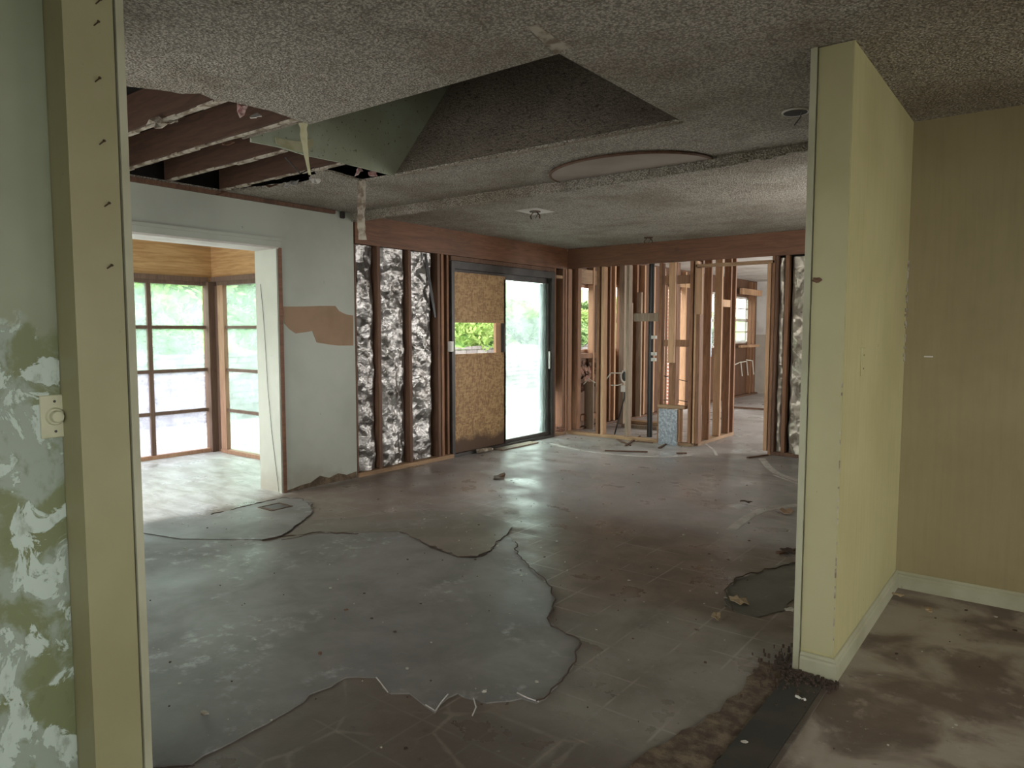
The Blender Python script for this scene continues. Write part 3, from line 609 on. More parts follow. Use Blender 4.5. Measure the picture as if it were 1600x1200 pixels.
# partition running back from the far wall
xp = -3.36; pw = root_structure('wall_partition', (xp, 9, 0))
for y0, m_ in ((8.02, 'stud_brown'), (8.28, 'stud_brown'), (8.62, 'stud_pale'), (8.92, 'stud_brown'), (9.08, 'stud_brown')):
    stud(pw, xp - .09, xp, y0, y0 + .04, .04, 2.38, m_)
stud(pw, xp - .09, xp, 7.98, 9.13, 0, .04, 'plate_wood', 'bottom_plate'); stud(pw, xp - .09, xp, 7.98, 9.13, 2.38, CZ, 'plate_wood', 'top_plate')
stud(pw, xp - .09, xp, 8.665, 8.915, 1.66, 1.75, 'stud_pale', 'blocking')
stud(pw, xp - .05, xp + .004, 8.282, 8.318, 1.05, 1.52, 'galv', 'metal_plate')

# long outer left wall of the gutted back rooms, open studs with windows
XE = -5.30
yx = lambda px: atx(px, 500, XE).y
op = [(899, 930, 1.06, 2.0), (950, 976, 1.06, 2.05), (1002.5, 1006, 1.06, 2.08), (1043, 1071, .03, 2.1), (1112, 1124, 1.03, 2.1), (1149.5, 1173, 1.1, 2.06)]
bb = []; ya_ = 8.03
for a, b, z0, z1 in op:
    y0, y1 = yx(a), yx(b); bb += [(XE - .12, XE, ya_, y0, 0, CZ), (XE - .12, XE, y0, y1, 0, z0), (XE - .12, XE, y0, y1, z1, CZ)]; ya_ = y1
bb.append((XE - .12, XE, ya_, 15.7, 0, CZ))
struct('wall_left', boxes(*bb), 'stud_dark')
struct('wall_back', boxes((XE - .12, .1, 15.6, 15.72, 0, 1.28)), 'plaster'); struct('wall_back', boxes((XE - .12, .1, 15.6, 15.72, 1.28, CZ)), 'white')
struct('wall_right', boxes((0, .1, 7.95, 15.6, 0, CZ)), 'white')
bw = root_structure('wall_left', (XE, 11, 0))
def bstud(px0, mat='stud_brown', z0=.04, z1=2.38, w=.04, dx=.09, name='stud', xo=0):
    y = atx(px0, 500, XE + dx + xo).y
    return stud(bw, XE + .004 + xo, XE + dx + xo, y, y + w, z0, z1, mat, name)
bstud(903, 'stud_brown', w=.06, xo=.1)
for a in ((898, 'stud_pale'), (906, 'stud_brown'), (927, 'stud_pale'), (944, 'stud_dark'), (953, 'stud_brown'), (960.5, 'stud_pale'), (971, 'stud_brown'), (985, 'stud_brown'), (995, 'stud_brown'), (1007, 'stud_pale'), (1022, 'stud_pale'), (1038, 'stud_pale'), (1057, 'stud_brown'), (1071, 'stud_pale'),
          (1092, 'stud_brown'), (1107, 'stud_brown'), (1125, 'stud_pale'), (1142, 'stud_brown'), (1174, 'stud_brown'), (1179, 'stud_brown')): bstud(a[0], a[1])
bstud(1002, 'stud_grey', z1=1.95, xo=.1)
stud(bw, XE + .003, XE + .08, yx(899), yx(931), .98, 1.05, 'stud_brown', 'window_sill_board'); stud(bw, XE + .003, XE + .08, yx(899), yx(931), 2.01, 2.2, 'plate_wood', 'blocking')
stud(bw, XE + .003, XE + .10, 8.04, yx(1042), 0, .035, 'stud_dark', 'bottom_plate'); stud(bw, XE + .003, XE + .10, yx(1072), 15.5, 0, .035, 'stud_dark', 'bottom_plate')
stud(bw, XE + .003, XE + .10, yx(899), yx(931), .12, .20, 'stud_brown', 'blocking'); stud(bw, XE + .003, XE + .08, yx(1043), yx(1071), 2.11, 2.3, 'plate_wood', 'header')
stud(bw, -4.95, -4.87, 8.9, 8.98, .04, 2.3, 'stud_grey'); stud(bw, -4.9, -4.25, 8.9, 8.94, .0, .05, 'stud_grey', 'bottom_plate'); stud(bw, -5.0, -4.5, 9.3, 9.45, .0, .05, 'plate_wood', 'bottom_plate')
# torn wool under the first window
bm = bmesh.new(); rnd = random.Random(3)
for k in range(70):
    yy = rnd.uniform(yx(900), yx(929)); zz = rnd.uniform(.55, .93); s = rnd.uniform(.02, .05)
    bmesh.ops.create_icosphere(bm, subdivisions=1, radius=s, matrix=Matrix.Translation((XE + .05, yy, zz)) @ Matrix.Diagonal((.6, 1, .9, 1)))
stuff(obj('insulation_wool', bm, 'wool'), 'torn brown insulation wool below the leftmost back room window', 'insulation')
def side_window(name, a, b, z0, z1, mat, bars, glassy=True):
    w = root_structure(name, (XE, yx((a + b) / 2), z0)); y0, y1 = yx(a) + .005, yx(b) - .005; f_ = .05 if y1 - y0 > .6 else .03
    for q in ((y0, y0 + f_, z0, z1), (y1 - f_, y1, z0, z1), (y0 + f_, y1 - f_, z0, z0 + .04), (y0 + f_, y1 - f_, z1 - .04, z1)): obj('sash_rail', boxes((XE - .07, XE - .02, *q)), mat, w)
    for z, t_ in bars: obj('muntin', boxes((XE - .06, XE - .03, y0 + f_, y1 - f_, z - t_, z + t_)), mat, w)
    if glassy: obj('glass_pane', boxes((XE - .048, XE - .042, y0 + f_, y1 - f_, z0 + .04, z1 - .04)), 'glass_clear', w)
    return w
side_window('window_3', 1149.5, 1173, 1.1, 2.06, 'white', ((1.34, .012), (1.58, .03), (1.82, .012)))
side_window('window_4', 1112, 1124, 1.03, 2.1, 'white', ((1.56, .03),))
side_window('window_5', 899, 930, 1.06, 2.0, 'lit_window_wood', (), False)
side_window('window_6', 950, 976, 1.06, 2.05, 'lit_window_wood', (), False)
side_window('door_2', 1043, 1071, .03, 2.1, 'stud_pale', (), False)
stud(bw, XE + .1, XE + .16, yx(1147), yx(1176), 1.02, 1.07, 'stud_pale', 'window_sill_board'); stud(bw, XE + .1, XE + .16, yx(1147), yx(1178), 2.1, 2.22, 'stud_pale', 'header')
for k, px_ in enumerate((1158, 1167, 1176)):
    yy = atx(px_, 600, XE + .2).y
    bm = bmesh.new(); tube(bm, [(XE + .12, yy - .2, .68 + .04 * k), (XE + .2, yy - .05, .74), (XE + .2, yy + .05, .45)], .012)
    tag(obj('cable', bm, 'cable'), ['pale cable looping below the far room window, leftmost of three', 'pale cable looping below the far room window, middle one of three', 'pale cable looping near the far room corner, rightmost of three'][k], 'cable')
struct('wall_outside', boxes((-6.3, -6.1, atx(1058, 500, -6.1).y, atx(1069, 500, -6.1).y, -.14, 2.6)), 'brick')
# grey tank-like board, pipes, shower stand
x_ = lambda px, Y: aty(px, 500, Y).x
tag(obj('leaning_panel', boxes((x_(914, 8.45), x_(928, 8.45), 8.45, 8.47, .0, .66)), 'stud_grey'), 'dull grey panel leaning low between the back room studs on the left', 'panel')
tag(obj('grey_panel', boxes((XE + .11, XE + .13, yx(961), yx(977), .05, 1.78)), 'stud_grey'), 'tall grey brown panel between back room studs', 'panel')
for i, pts_ in enumerate(([(945, 595), (955, 583), (970, 583), (975, 582)], [(955, 602), (965, 602), (972, 600)], [(912, 600), (920, 592), (930, 598)])):
    bm = bmesh.new(); tube(bm, [aty(x, y, 8.2) for x, y in pts_], .008)
    tag(obj('pipe', bm, 'cable'), ['pale bent pipe high between the studs left of the work stand', 'short pale pipe just under the bent pipe', 'thin pale cable behind the leftmost studs'][i], 'pipe')
bm = bmesh.new(); _q = aty(1016, 600, 8.3); tube(bm, [(_q.x, _q.y, 0), (_q.x, _q.y, 2.41)], .035, 10); tag(obj('vent_pipe', bm, 'blackp', smooth=False), 'black vertical drain pipe among the back room studs', 'pipe')
for k, y in enumerate((527, 553, 562)):
    a_ = aty(1021, y, 8.25); tag(obj('pipe_clip', boxes((_q.x + .02, _q.x + .08, 8.27, 8.31, a_.z - .02, a_.z + .02)), 'whitep'), ['white clip beside the black pipe, highest of three', 'white clip beside the black pipe, middle of three', 'white clip beside the black pipe, lowest of three'][k], 'clip', 'clips by the drain pipe')
for k, y in enumerate((593, 625)):
    bm = bmesh.new(); tube(bm, [aty(1036, y - 6 * (1 - k), YF + .14), aty(1060, y, YF + .14), aty(1074, y + 3, YF + .14)], .005)
    tag(obj('cable', bm, 'blackp'), ['thin dark cable crossing the stud gaps at mid height', 'thin dark cable crossing just above the steel panel box'][k], 'cable')
# work stand (tripod with a small lamp head)
b0 = aty(971, 672, 8.1); ws = thing('work_stand', (b0.x, 8.1, 0), 'black tripod stand with a white rimmed head among the back studs', 'tripod')
hx, hy = b0.x + .03, 8.12
for k, (dx, dy) in enumerate(((-.12, -.05), (.1, -.02), (0, .13))):
    bm = bmesh.new(); tube(bm, [(hx, hy, .52), (hx + dx, hy + dy, .0)], .009); obj('leg', bm, 'blackp', ws)
bm = bmesh.new(); tube(bm, [(hx, hy, .5), (hx, hy, .66)], .014, 8); obj('pole', bm, 'blackp', ws)
bm = bmesh.new()
ringp = [(hx + math.cos(t * math.pi / 6) * .045, hy - .02, .78 + math.sin(t * math.pi / 6) * .075) for t in range(13)]
tube(bm, ringp, .01); obj('rim', bm, 'white', ws)
bm = bmesh.new(); bmesh.ops.create_uvsphere(bm, u_segments=12, v_segments=8, radius=.04, matrix=Matrix.Translation((hx, hy, .78)) @ Matrix.Diagonal((1, .5, 1.6, 1))); obj('lamp_head', bm, 'blackp', ws, smooth=True)
obj('bracket', boxes((hx - .045, hx + .045, hy - .03, hy + .01, .58, .66)), 'white', ws, bevel=.004)

tag(obj('plank', boxes((-4.6, -3.5, 12.3, 12.36, .001, .03)), 'stud_dark'), 'dark thin plank on the far room floor behind the doorway', 'plank')

# ---------------------------------------------------------------- bay room
w1_ = root_structure('window_1', (-7.6, 2.9, 0))
def wpart(r_, name, mat, *b, bevel=0): return obj(name, boxes(*b), mat, r_, bevel=bevel)
ys = [1.14, 1.76, 2.38, 3.01, 3.63, 4.25]
for y in ys[1:-1]: wpart(w1_, 'mullion', 'window_wood', (-7.63, -7.575, y - .022, y + .022, .04, 1.86))
for z in (.48, .93, 1.40):
    for i in range(5): wpart(w1_, 'muntin', 'window_wood', (-7.62, -7.58, ys[i] + (.022 if i else 0), ys[i + 1] - (.022 if i < 4 else 0), z - .018, z + .018))
wpart(w1_, 'window_head', 'window_wood', (-7.66, -7.56, 1.1, 4.32, 1.86, 1.90)); wpart(w1_, 'window_sill', 'lit_window_wood', (-7.66, -7.56, 1.1, 4.26, 0.001, .04))
zz = [.04, .48, .93, 1.40, 1.86]
for i in range(5):
    for j in range(4):
        wpart(w1_, 'glass_pane', 'glass_dirty' if j < 2 else 'glass_film', (-7.606, -7.60, ys[i] + .022, ys[i + 1] - .022, zz[j] + (.018 if j else 0), zz[j + 1] - (.018 if j < 3 else 0)))
tag(obj('corner_post', boxes((-7.635, -7.52, 4.255, 4.40, 0, 1.9), (-7.54, -7.44, 4.33, 4.4, 0, 1.86)), 'window_wood'), 'dark brown corner post between the two bay windows', 'post')
w2_ = root_structure('window_2', (-6.5, 4.34, 0)); xs_ = [-7.30, -6.6, -5.95, -5.46]
wpart(w2_, 'side_frame', 'lit_window_wood', (-7.43, -7.32, 4.31, 4.36, .04, 1.86))
for x in xs_[1:-1]: wpart(w2_, 'mullion', 'window_wood', (x - .022, x + .022, 4.33, 4.38, .04, 1.86))
for z in (.48, .93, 1.40):
    for i in range(3): wpart(w2_, 'muntin', 'window_wood', (xs_[i] - (.02 if i == 0 else -.022), xs_[i + 1] - .022, 4.33, 4.37, z - .016, z + .016))
for i in range(3):
    for j in range(4): wpart(w2_, 'glass_pane', 'glass_film', (xs_[i] + .022 - (.04 if i == 0 else 0), xs_[i + 1] - .022, 4.352, 4.358, zz[j] + (.016 if j else 0), zz[j + 1] - (.016 if j < 3 else 0)))
wpart(w2_, 'window_head', 'window_wood', (-7.44, -5.42, 4.31, 4.40, 1.86, 1.90)); wpart(w2_, 'window_sill', 'lit_window_wood', (-7.43, -5.42, 4.30, 4.40, .001, .04))
struct('wall_bay', boxes((-7.64, -7.58, 1.0, 4.40, 1.905, 2.30), (-7.579, -5.42, 4.335, 4.4, 1.905, 2.30)), 'bay_panel')
struct('wall_bay', boxes((-7.7, -7.64, 1.0, 4.4, 1.9, 2.42), (-7.7, -5.42, 4.405, 4.46, 1.9, 2.42), (-7.7, -7.4, 1.0, 1.09, 0, 2.42), (-5.6, -5.42, 1.0, 1.09, 0, 2.42), (-7.4, -5.6, 1.0, 1.09, 0, .3), (-7.4, -5.6, 1.0, 1.09, 2, 2.42)), 'stud_dark')
struct('trim_6', boxes((-7.575, -7.54, 1.1, 4.27, 1.90, 1.95), (-7.51, -5.43, 4.28, 4.33, 1.90, 1.95)), 'window_wood')

# ---------------------------------------------------------------- right hand wall (end post) and the near room
struct('wall_right', boxes((-.775, -.65, 2.90, 4.2, 0, CZ)), 'yellow')
struct('wall_right', boxes((-.775, -.65, 4.2, 5.2, 0, CZ), (-.775, -.65, 5.2, 6.9, 0, .85), (-.775, -.65, 5.2, 6.9, 2.15, CZ), (-.775, -.65, 6.9, 7.88, 0, CZ)), 'left_paint')
struct('trim_7', boxes((-.80, -.777, 2.885, 3.0, 0, CZ)), 'trim')
struct('wall_end', boxes((-.772, -.652, 2.893, 2.899, .1, CZ - .002)), 'jamb')
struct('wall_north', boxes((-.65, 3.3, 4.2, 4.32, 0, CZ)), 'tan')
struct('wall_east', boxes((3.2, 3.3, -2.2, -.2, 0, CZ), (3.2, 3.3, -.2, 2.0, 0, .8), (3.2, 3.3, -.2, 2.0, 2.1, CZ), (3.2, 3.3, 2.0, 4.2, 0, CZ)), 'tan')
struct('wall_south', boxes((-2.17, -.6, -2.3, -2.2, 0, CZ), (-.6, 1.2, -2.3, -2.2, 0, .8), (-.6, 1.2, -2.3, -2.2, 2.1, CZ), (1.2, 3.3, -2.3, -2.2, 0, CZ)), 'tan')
def baseb(name, path, mat='trim'):   # moulded baseboard along a path of (x, y), profile facing right of travel
    bm = bmesh.new(); prof_ = [(0, 0), (.016, 0), (.016, .062), (.010, .070), (.012, .078), (.005, .086), (0, .088)]
    rows = []
    for i, p in enumerate(path):
        p = Vector(p); d0 = (p - Vector(path[i - 1])).normalized() if i else None; d1 = (Vector(path[i + 1]) - p).normalized() if i < len(path) - 1 else None
        def rt(d): return Vector((d.y, -d.x))
        n = rt(d0) if d1 is None else rt(d1) if d0 is None else (rt(d0) + rt(d1))
        if d0 is not None and d1 is not None: n = n / max(n.dot(rt(d0)), .3)
        rows.append([bm.verts.new((p.x + n.x * a, p.y + n.y * a, z)) for a, z in prof_])
    for i in range(len(rows) - 1):
        for k in range(len(prof_) - 1): bm.faces.new((rows[i][k], rows[i][k + 1], rows[i + 1][k + 1], rows[i + 1][k]))
    bm.faces.new(rows[0]); bm.faces.new(rows[-1])
    struct(name, bm, mat)
baseb('baseboard_right', [(-.772, 2.893), (-.649, 2.893), (-.649, 4.199), (3.2, 4.199)][::-1][::-1])
# corner crack, chipped plaster and blank plates
cr = bmesh.new(); rnd = random.Random(8); z = 1.72
while z > 1.2:
    s = rnd.uniform(.008, .03); bx(cr, -.652, -.647 + rnd.uniform(0, .003), 4.2 - s - rnd.uniform(0, .02), 4.199, z - rnd.uniform(.01, .035), z); z -= rnd.uniform(.02, .045)
stuff(obj('plaster_crumbs', cr, 'gyp'), 'broken plaster crumbs along the corner of the yellow wall', 'plaster')
for nm, lab, cx, cz in (('cover_plate', 'small pale rectangular cover plate on the yellow green wall', 3.215, 1.175),):
    t = thing(nm, (-.65, cx, cz), lab, 'plate')
    obj('plate', boxes((-.65, -.6455, cx - .035, cx + .035, cz, cz + .115)), 'yellow', t, bevel=.0015)
    for dz in (.03, .085):
        bm = bmesh.new(); bmesh.ops.create_cone(bm, cap_ends=True, segments=8, radius1=.0035, radius2=.0035, depth=.002, matrix=Matrix.Translation((-.645, cx, cz + dz)) @ Matrix.Rotation(math.pi / 2, 4, 'Y')); obj('screw', bm, 'rust', t)
tag(obj('paint_scuff', boxes((-.56, -.52, 4.197, 4.2, 1.225, 1.232)), 'white'), 'short white scuff on the tan wall near its corner', 'scuff')
flake('plaster_chip', (-.752, 2.89, 1.555), .022, .013, (1.57, 0, 0), 'stud_dark', 'gouged plaster scar on the wall end at head height', 61, 'chip')
bm = bmesh.new(); rnd = random.Random(44); z = .12
while z < 1.15:
    L = rnd.uniform(.008, .05)
    if rnd.random() < .5: bx(bm, -.6535 - rnd.uniform(0, .002), -.6512, 2.8915, 2.9 + rnd.uniform(0, .004), z, z + L)
    z += L + rnd.uniform(0, .02)
stuff(obj('chipped_edge', bm, 'gyp'), 'ragged chipped paint down the lower right edge of the wall end', 'chipped paint')
# left side: peeling wall and projecting jamb stub
XP = aty(97, 650, .772).x
struct('wall_left', boxes((-2.3, XP, -2.3, .771, 0, CZ)), 'peel')
struct('wall_stub', boxes((-2.3, -2.0, .772, .893, 0, CZ)), 'jamb_dim')
struct('trim_8', boxes((-2.18, -1.993, .897, .917, 0, CZ)), 'trim')
struct('wall_south', boxes((-5.42, -4.9, .78, .92, 0, CZ), (-4.9, -2.7, .78, .92, 0, .7), (-4.9, -2.7, .78, .92, 2.1, CZ), (-2.7, -2.18, .78, .92, 0, CZ)), 'left_paint')
for k, (x, y) in enumerate(((145, 42), (147, 130), (154, 228), (162, 325), (166, 422), (148, 8))):
    p = atx(x, y, -2.0); bm = bmesh.new(); tube(bm, [(-2.01, p.y, p.z), (-1.985, p.y + .008, p.z + .012)], .0018, 6)
    bmesh.ops.create_cone(bm, cap_ends=True, segments=8, radius1=.004, radius2=.004, depth=.0015, matrix=Matrix.Translation((-1.9845, p.y + .008, p.z + .0125)) @ Matrix.Rotation(math.pi / 3, 4, 'Y'))
    tag(obj('nail', bm, 'rust'), ['bent rusty nail in a torn spot, second highest on the yellowed jamb', 'bent rusty nail third from the top on the yellowed jamb', 'bent rusty nail fourth from the top on the yellowed jamb', 'bent rusty nail fifth from the top on the yellowed jamb', 'bent rusty nail lowest on the yellowed jamb', 'rusty nail nearest the ceiling on the yellowed jamb'][k], 'nail', 'nails in the left jamb')
# dimmer switch
p = atx(72, 648, -2.17); t = thing('dimmer_switch', (XP, p.y, p.z - .057), 'ivory rotary dimmer switch on the peeling green wall', 'switch')
cp_ = obj('cover_plate', boxes((XP, XP + .006, p.y - .034, p.y + .034, p.z - .057, p.z + .057)), 'ivory', t, bevel=.002)
bm = bmesh.new()
def cyl(bm, x, r1, r2, d, y, z): bmesh.ops.create_cone(bm, cap_ends=True, segments=28, radius1=r1, radius2=r2, depth=d, matrix=Matrix.Translation((x + d / 2, y, z)) @ Matrix.Rotation(math.pi / 2, 4, 'Y'))
cyl(bm, XP + .006, .024, .021, .006, p.y, p.z); ck_ = obj('collar', bm, 'ivory', cp_)
bm = bmesh.new(); cyl(bm, XP + .012, .0165, .0145, .016, p.y, p.z); obj('knob', bm, 'ivory', t, bevel=.001)
for dz in (-.040, .040):
    bm = bmesh.new(); cyl(bm, XP + .0055, .0035, .0035, .0015, p.y, p.z + dz); obj('screw_hole', bm, 'blackp', cp_)

# ---------------------------------------------------------------- ceiling features
# half-round board under the ceiling in front of the header
ob = thing('ceiling_board', (-2.3, 4.05, CZ - .02), 'half round pale board with a dark curved rim under the ceiling', 'board')
arc = [(-2.30 + .55 * math.cos(a), 4.26 - .44 * math.sin(a)) for a in [math.pi * k / 30 for k in range(31)]]
obj('panel', prism(arc, CZ - .016, CZ - .001), 'disc', ob)
rim = bmesh.new(); rp = [(-2.30 + .557 * math.cos(a), 4.262 - .447 * math.sin(a), CZ - .012) for a in [math.pi * k / 30 for k in range(31)]]
tube(rim, rp, .009, 6); obj('rim', rim, 'stud_dark', ob)
# torn white patch at the apex of the opening
pp = [atz(x, y, CZ) for x, y in ((824, 42), (840, 40), (868, 60), (894, 72), (878, 78), (868, 84), (850, 66))]
struct('ceiling', prism([q.to_2d() for q in pp], CZ - .003, CZ + .001), 'gyp')
# ceiling boxes with hanging wires
for k, (x, y, r_, lab) in enumerate(((836, 330, .05, 'metal ceiling box with bent bracket on the back room ceiling, the nearer one'), (1013, 371, .05, 'broken lamp fitting on the ceiling just before the back header beam'), (1243, 174, .055, 'empty round ceiling hole box with a hanging wire near the right wall'))):
    c = atz(x, y, CZ); t = thing('ceiling_box', (c.x, c.y, CZ - .03), lab, 'ceiling box')
    bm = bmesh.new(); bmesh.ops.create_cone(bm, cap_ends=True, segments=20, radius1=r_, radius2=r_, depth=.008, matrix=Matrix.Translation((c.x, c.y, CZ - .004))); obj('plate', bm, 'black' if k == 2 else 'rust', t)
    if k == 0:
        obj('paint_square', boxes((c.x - .12, c.x + .12, c.y - .14, c.y + .14, CZ - .0015, CZ)), 'white', t)
    if k < 2:
        for s in (-1, 1):
            bm = bmesh.new(); tube(bm, [(c.x + .02 * s, c.y, CZ - .008), (c.x + .05 * s, c.y, CZ - .04), (c.x + .045 * s, c.y + .01, CZ - .065)], .006); obj('bracket', bm, 'rust', t)
    bm = bmesh.new(); tube(bm, [(c.x + .03, c.y, CZ - .006), (c.x + .02, c.y + .01, CZ - .03), (c.x - .01, c.y + .02, CZ - .06)], .003); obj('wire', bm, 'blackp', t)
    if k == 2:
        bm = bmesh.new(); rp = [(c.x + math.cos(a * math.pi / 12) * (r_ + .004), c.y + math.sin(a * math.pi / 12) * (r_ + .004), CZ - .003) for a in range(25)]; tube(bm, rp, .006, 5); obj('ring', bm, 'white', t)

# ---------------------------------------------------------------- floor coverings, tape, threshold
def floor_sheet(name, px, mat, t, lab, z0=0.0005, seed=0, amp=.012, extra=(), cat='flooring'):
    w = [atz(x, y, 0).to_2d() for x, y in px]
    pts = rough_poly(w, amp, .04, seed, closed=False) + [Vector(e) for e in extra]
    tag(obj(name, prism(pts, z0, z0 + t), mat, keep=True), lab, cat)
edge = [(410, 848), (500, 835), (560, 833), (625, 833), (640, 836), (660, 850), (680, 860), (715, 872), (745, 873), (768, 862), (775, 848), (790, 838), (805, 850), (808, 868), (835, 895), (862, 920), (868, 940), (855, 970), (870, 985), (905, 1003), (900, 1030), (870, 1075), (838, 1100), (815, 1093), (760, 1100), (742, 1095), (715, 1085), (700, 1092), (680, 1115), (665, 1105), (640, 1085), (610, 1085), (590, 1060), (540, 1060), (500, 1080), (400, 1140), (300, 1195)]
floor_sheet('vinyl_sheet', edge, 'vinyl_grey', .005, 'large torn grey vinyl sheet covering the near left floor', seed=1, extra=((-2.2, 1.0), (-4.0, 1.0), (-5.05, 1.4), (-5.05, 2.6), (-4.6, 2.75), (-4.25, 2.7)))
floor_sheet('vinyl_sheet', [(625, 832), (660, 849), (715, 871), (745, 872), (768, 861), (775, 848), (795, 835), (800, 822), (740, 800), (640, 800), (560, 810), (480, 815), (440, 845), (500, 835), (600, 832)], 'vinyl_tan', .004, 'tan tongue of vinyl lapping over the grey sheet mid floor', z0=.0055, seed=2)
floor_sheet('vinyl_sheet', [(1245, 880), (1215, 884), (1190, 895), (1150, 905), (1135, 922), (1132, 940), (1150, 958), (1185, 965), (1225, 955), (1243, 930)], 'vinyl_green', .004, 'dark greenish vinyl remnant beside the wall end', seed=3)
floor_sheet('vinyl_sheet', [(410, 845), (440, 838), (470, 818), (488, 800), (486, 785), (465, 779), (440, 778), (395, 790), (330, 806), (230, 826)], 'vinyl_grey', .004, 'small grey vinyl piece around the floor vent at the doorway', z0=.006, seed=4, extra=((-4.9, 2.2), (-4.5, 2.3)))
def tape(px, w, lab):
    P_ = [atz(x, y, 0).to_2d() for x, y in px]; Q = []
    for i in range(len(P_) - 1):
        for j in range(6): Q.append(P_[i].lerp(P_[i + 1], j / 6))
    Q.append(P_[-1]); L, Rr = [], []
    for i, q in enumerate(Q):
        d = (Q[min(i + 1, len(Q) - 1)] - Q[max(i - 1, 0)]).normalized(); n = Vector((-d.y, d.x)) * w / 2; L.append(q + n); Rr.append(q - n)
    tag(obj('floor_tape', prism(L + Rr[::-1], .0005, .0015), 'tape', keep=True), lab, 'tape', 'pale tape lines on the far floor')
tape([(860, 693), (885, 699), (915, 705), (960, 710), (1000, 713), (1040, 714), (1080, 711)], .05, 'long pale curved tape line in front of the bare stud wall')
tape([(1190, 716), (1200, 729), (1213, 739), (1228, 745), (1250, 751)], .07, 'pale curved tape line near the far doorway beside the right wall')
tape([(1142, 828), (1156, 817), (1170, 807), (1190, 797), (1215, 792), (1250, 789)], .07, 'nearest pale curved tape line right of the room')
tape([(1208, 742), (1230, 750), (1250, 757)], .03, 'narrow pale tape line just under the one by the far doorway')
tape([(1098, 690), (1115, 703), (1120, 712)], .03, 'short pale tape line leading into the far doorway')
rs = prism(rough_poly([(-.975, 1.2), (-.80, 1.2), (-.80, 2.88), (-.93, 2.88), (-.90, 2.6), (-.93, 2.3), (-1.0, 2.05), (-1.0, 1.8)], .012, .05, 9), .0008, .005)
stuff(obj('rubble_strip', rs, 'rubble', keep=True), 'strip of brown crumbled rubble beside the black threshold', 'rubble')
th = thing('threshold_strip', (-.72, 2.0, .001), 'black threshold strip running from the wall end toward the viewer', 'threshold')
obj('board', boxes((-.80, -.665, 1.1, 2.86, .001, .012)), 'felt', th); obj('edge_lip', boxes((-.663, -.645, 1.1, 2.86, .001, .008)), 'vinyl_dark', th)
# black debris by the foot of the wall end
bm = bmesh.new(); rnd = random.Random(31)
for k in range(420):
    a = rnd.random(); x = -.80 + rnd.gauss(0, .06) if a < .6 else rnd.uniform(-.8, -.62); y = 2.86 - abs(rnd.gauss(0, .04)) if a >= .6 else 2.9 + rnd.gauss(0, .12)
    if -.80 < x < -.63 and y > 2.87: y = 2.86
    s = rnd.uniform(.003, .011); bx(bm, x, x + s, y - s * rnd.uniform(.4, 1), y, .004, .010 + rnd.uniform(.004, .012))
stuff(obj('debris_heap', bm, 'chipd'), 'black crumbs heaped around the foot of the wall end', 'debris')
# floor vent
v0 = [atz(x, y, 0) for x, y in ((410, 797), (452, 788))]
t = thing('floor_vent', (-4.74, 3.16, .01), 'dark rusty floor vent slot beside the doorway', 'vent')
obj('frame', boxes((-4.83, -4.65, 3.08, 3.11, .001, .014), (-4.83, -4.65, 3.25, 3.27, .001, .014), (-4.83, -4.815, 3.11, 3.25, .001, .014), (-4.665, -4.65, 3.11, 3.25, .001, .014)), 'rust', t)
obj('slot', boxes((-4.815, -4.665, 3.11, 3.25, .001, .0115)), 'blackp', t)
# raised crack lips along the torn sheet edge
def lip(px, seed, lab, w=.01):
    P_ = rough_poly([atz(x, y, 0).to_2d() for x, y in px], .012, .035, seed, closed=False); bm = bmesh.new(); rnd = random.Random(seed)
    tube(bm, [(p.x, p.y, .006 + rnd.uniform(0, .008)) for p in P_], .0035, 4)
    tag(obj('torn_edge', bm, 'chipd'), lab, 'torn edge')
lip([(625, 833), (660, 849), (715, 872), (745, 873), (768, 862), (775, 848), (795, 835)], 1, 'dark curled edge of the tan vinyl tongue')
lip([(805, 850), (808, 868), (835, 895), (862, 920), (868, 940), (855, 970), (870, 985), (905, 1003), (900, 1030), (870, 1075), (838, 1100)], 2, 'dark jagged torn edge down the right side of the grey sheet')
lip([(1245, 881), (1190, 895), (1150, 905), (1135, 922), (1132, 940), (1145, 955)], 3, 'dark torn edge round the greenish remnant')
lip([(410, 846), (500, 834), (560, 836)], 5, 'dark split line left of the tan tongue'); lip([(330, 806), (395, 790), (440, 780), (470, 781), (490, 795)], 6, 'dark split line around the floor vent')
for k, (pts_, lab) in enumerate((([(665, 1105), (680, 1116), (690, 1100), (700, 1090)], 'pale curled vinyl scrap at the bottom notch of the sheet'), ([(740, 1095), (744, 1110), (738, 1122)], 'small pale curled scrap right of the bottom notch'), ([(808, 1086), (825, 1096), (842, 1100)], 'pale curled vinyl lip at the lowest point of the right tear'), ([(588, 1062), (595, 1072), (606, 1085)], 'pale curled vinyl lip at the left end of the bottom tear'))):
    bm = bmesh.new(); P_ = [atz(x, y, 0) for x, y in pts_]; tube(bm, [(p.x, p.y, .009 + .004 * (i % 2)) for i, p in enumerate(P_)], .0025, 5); tag(obj('vinyl_curl', bm, 'tape'), lab, 'vinyl scrap')

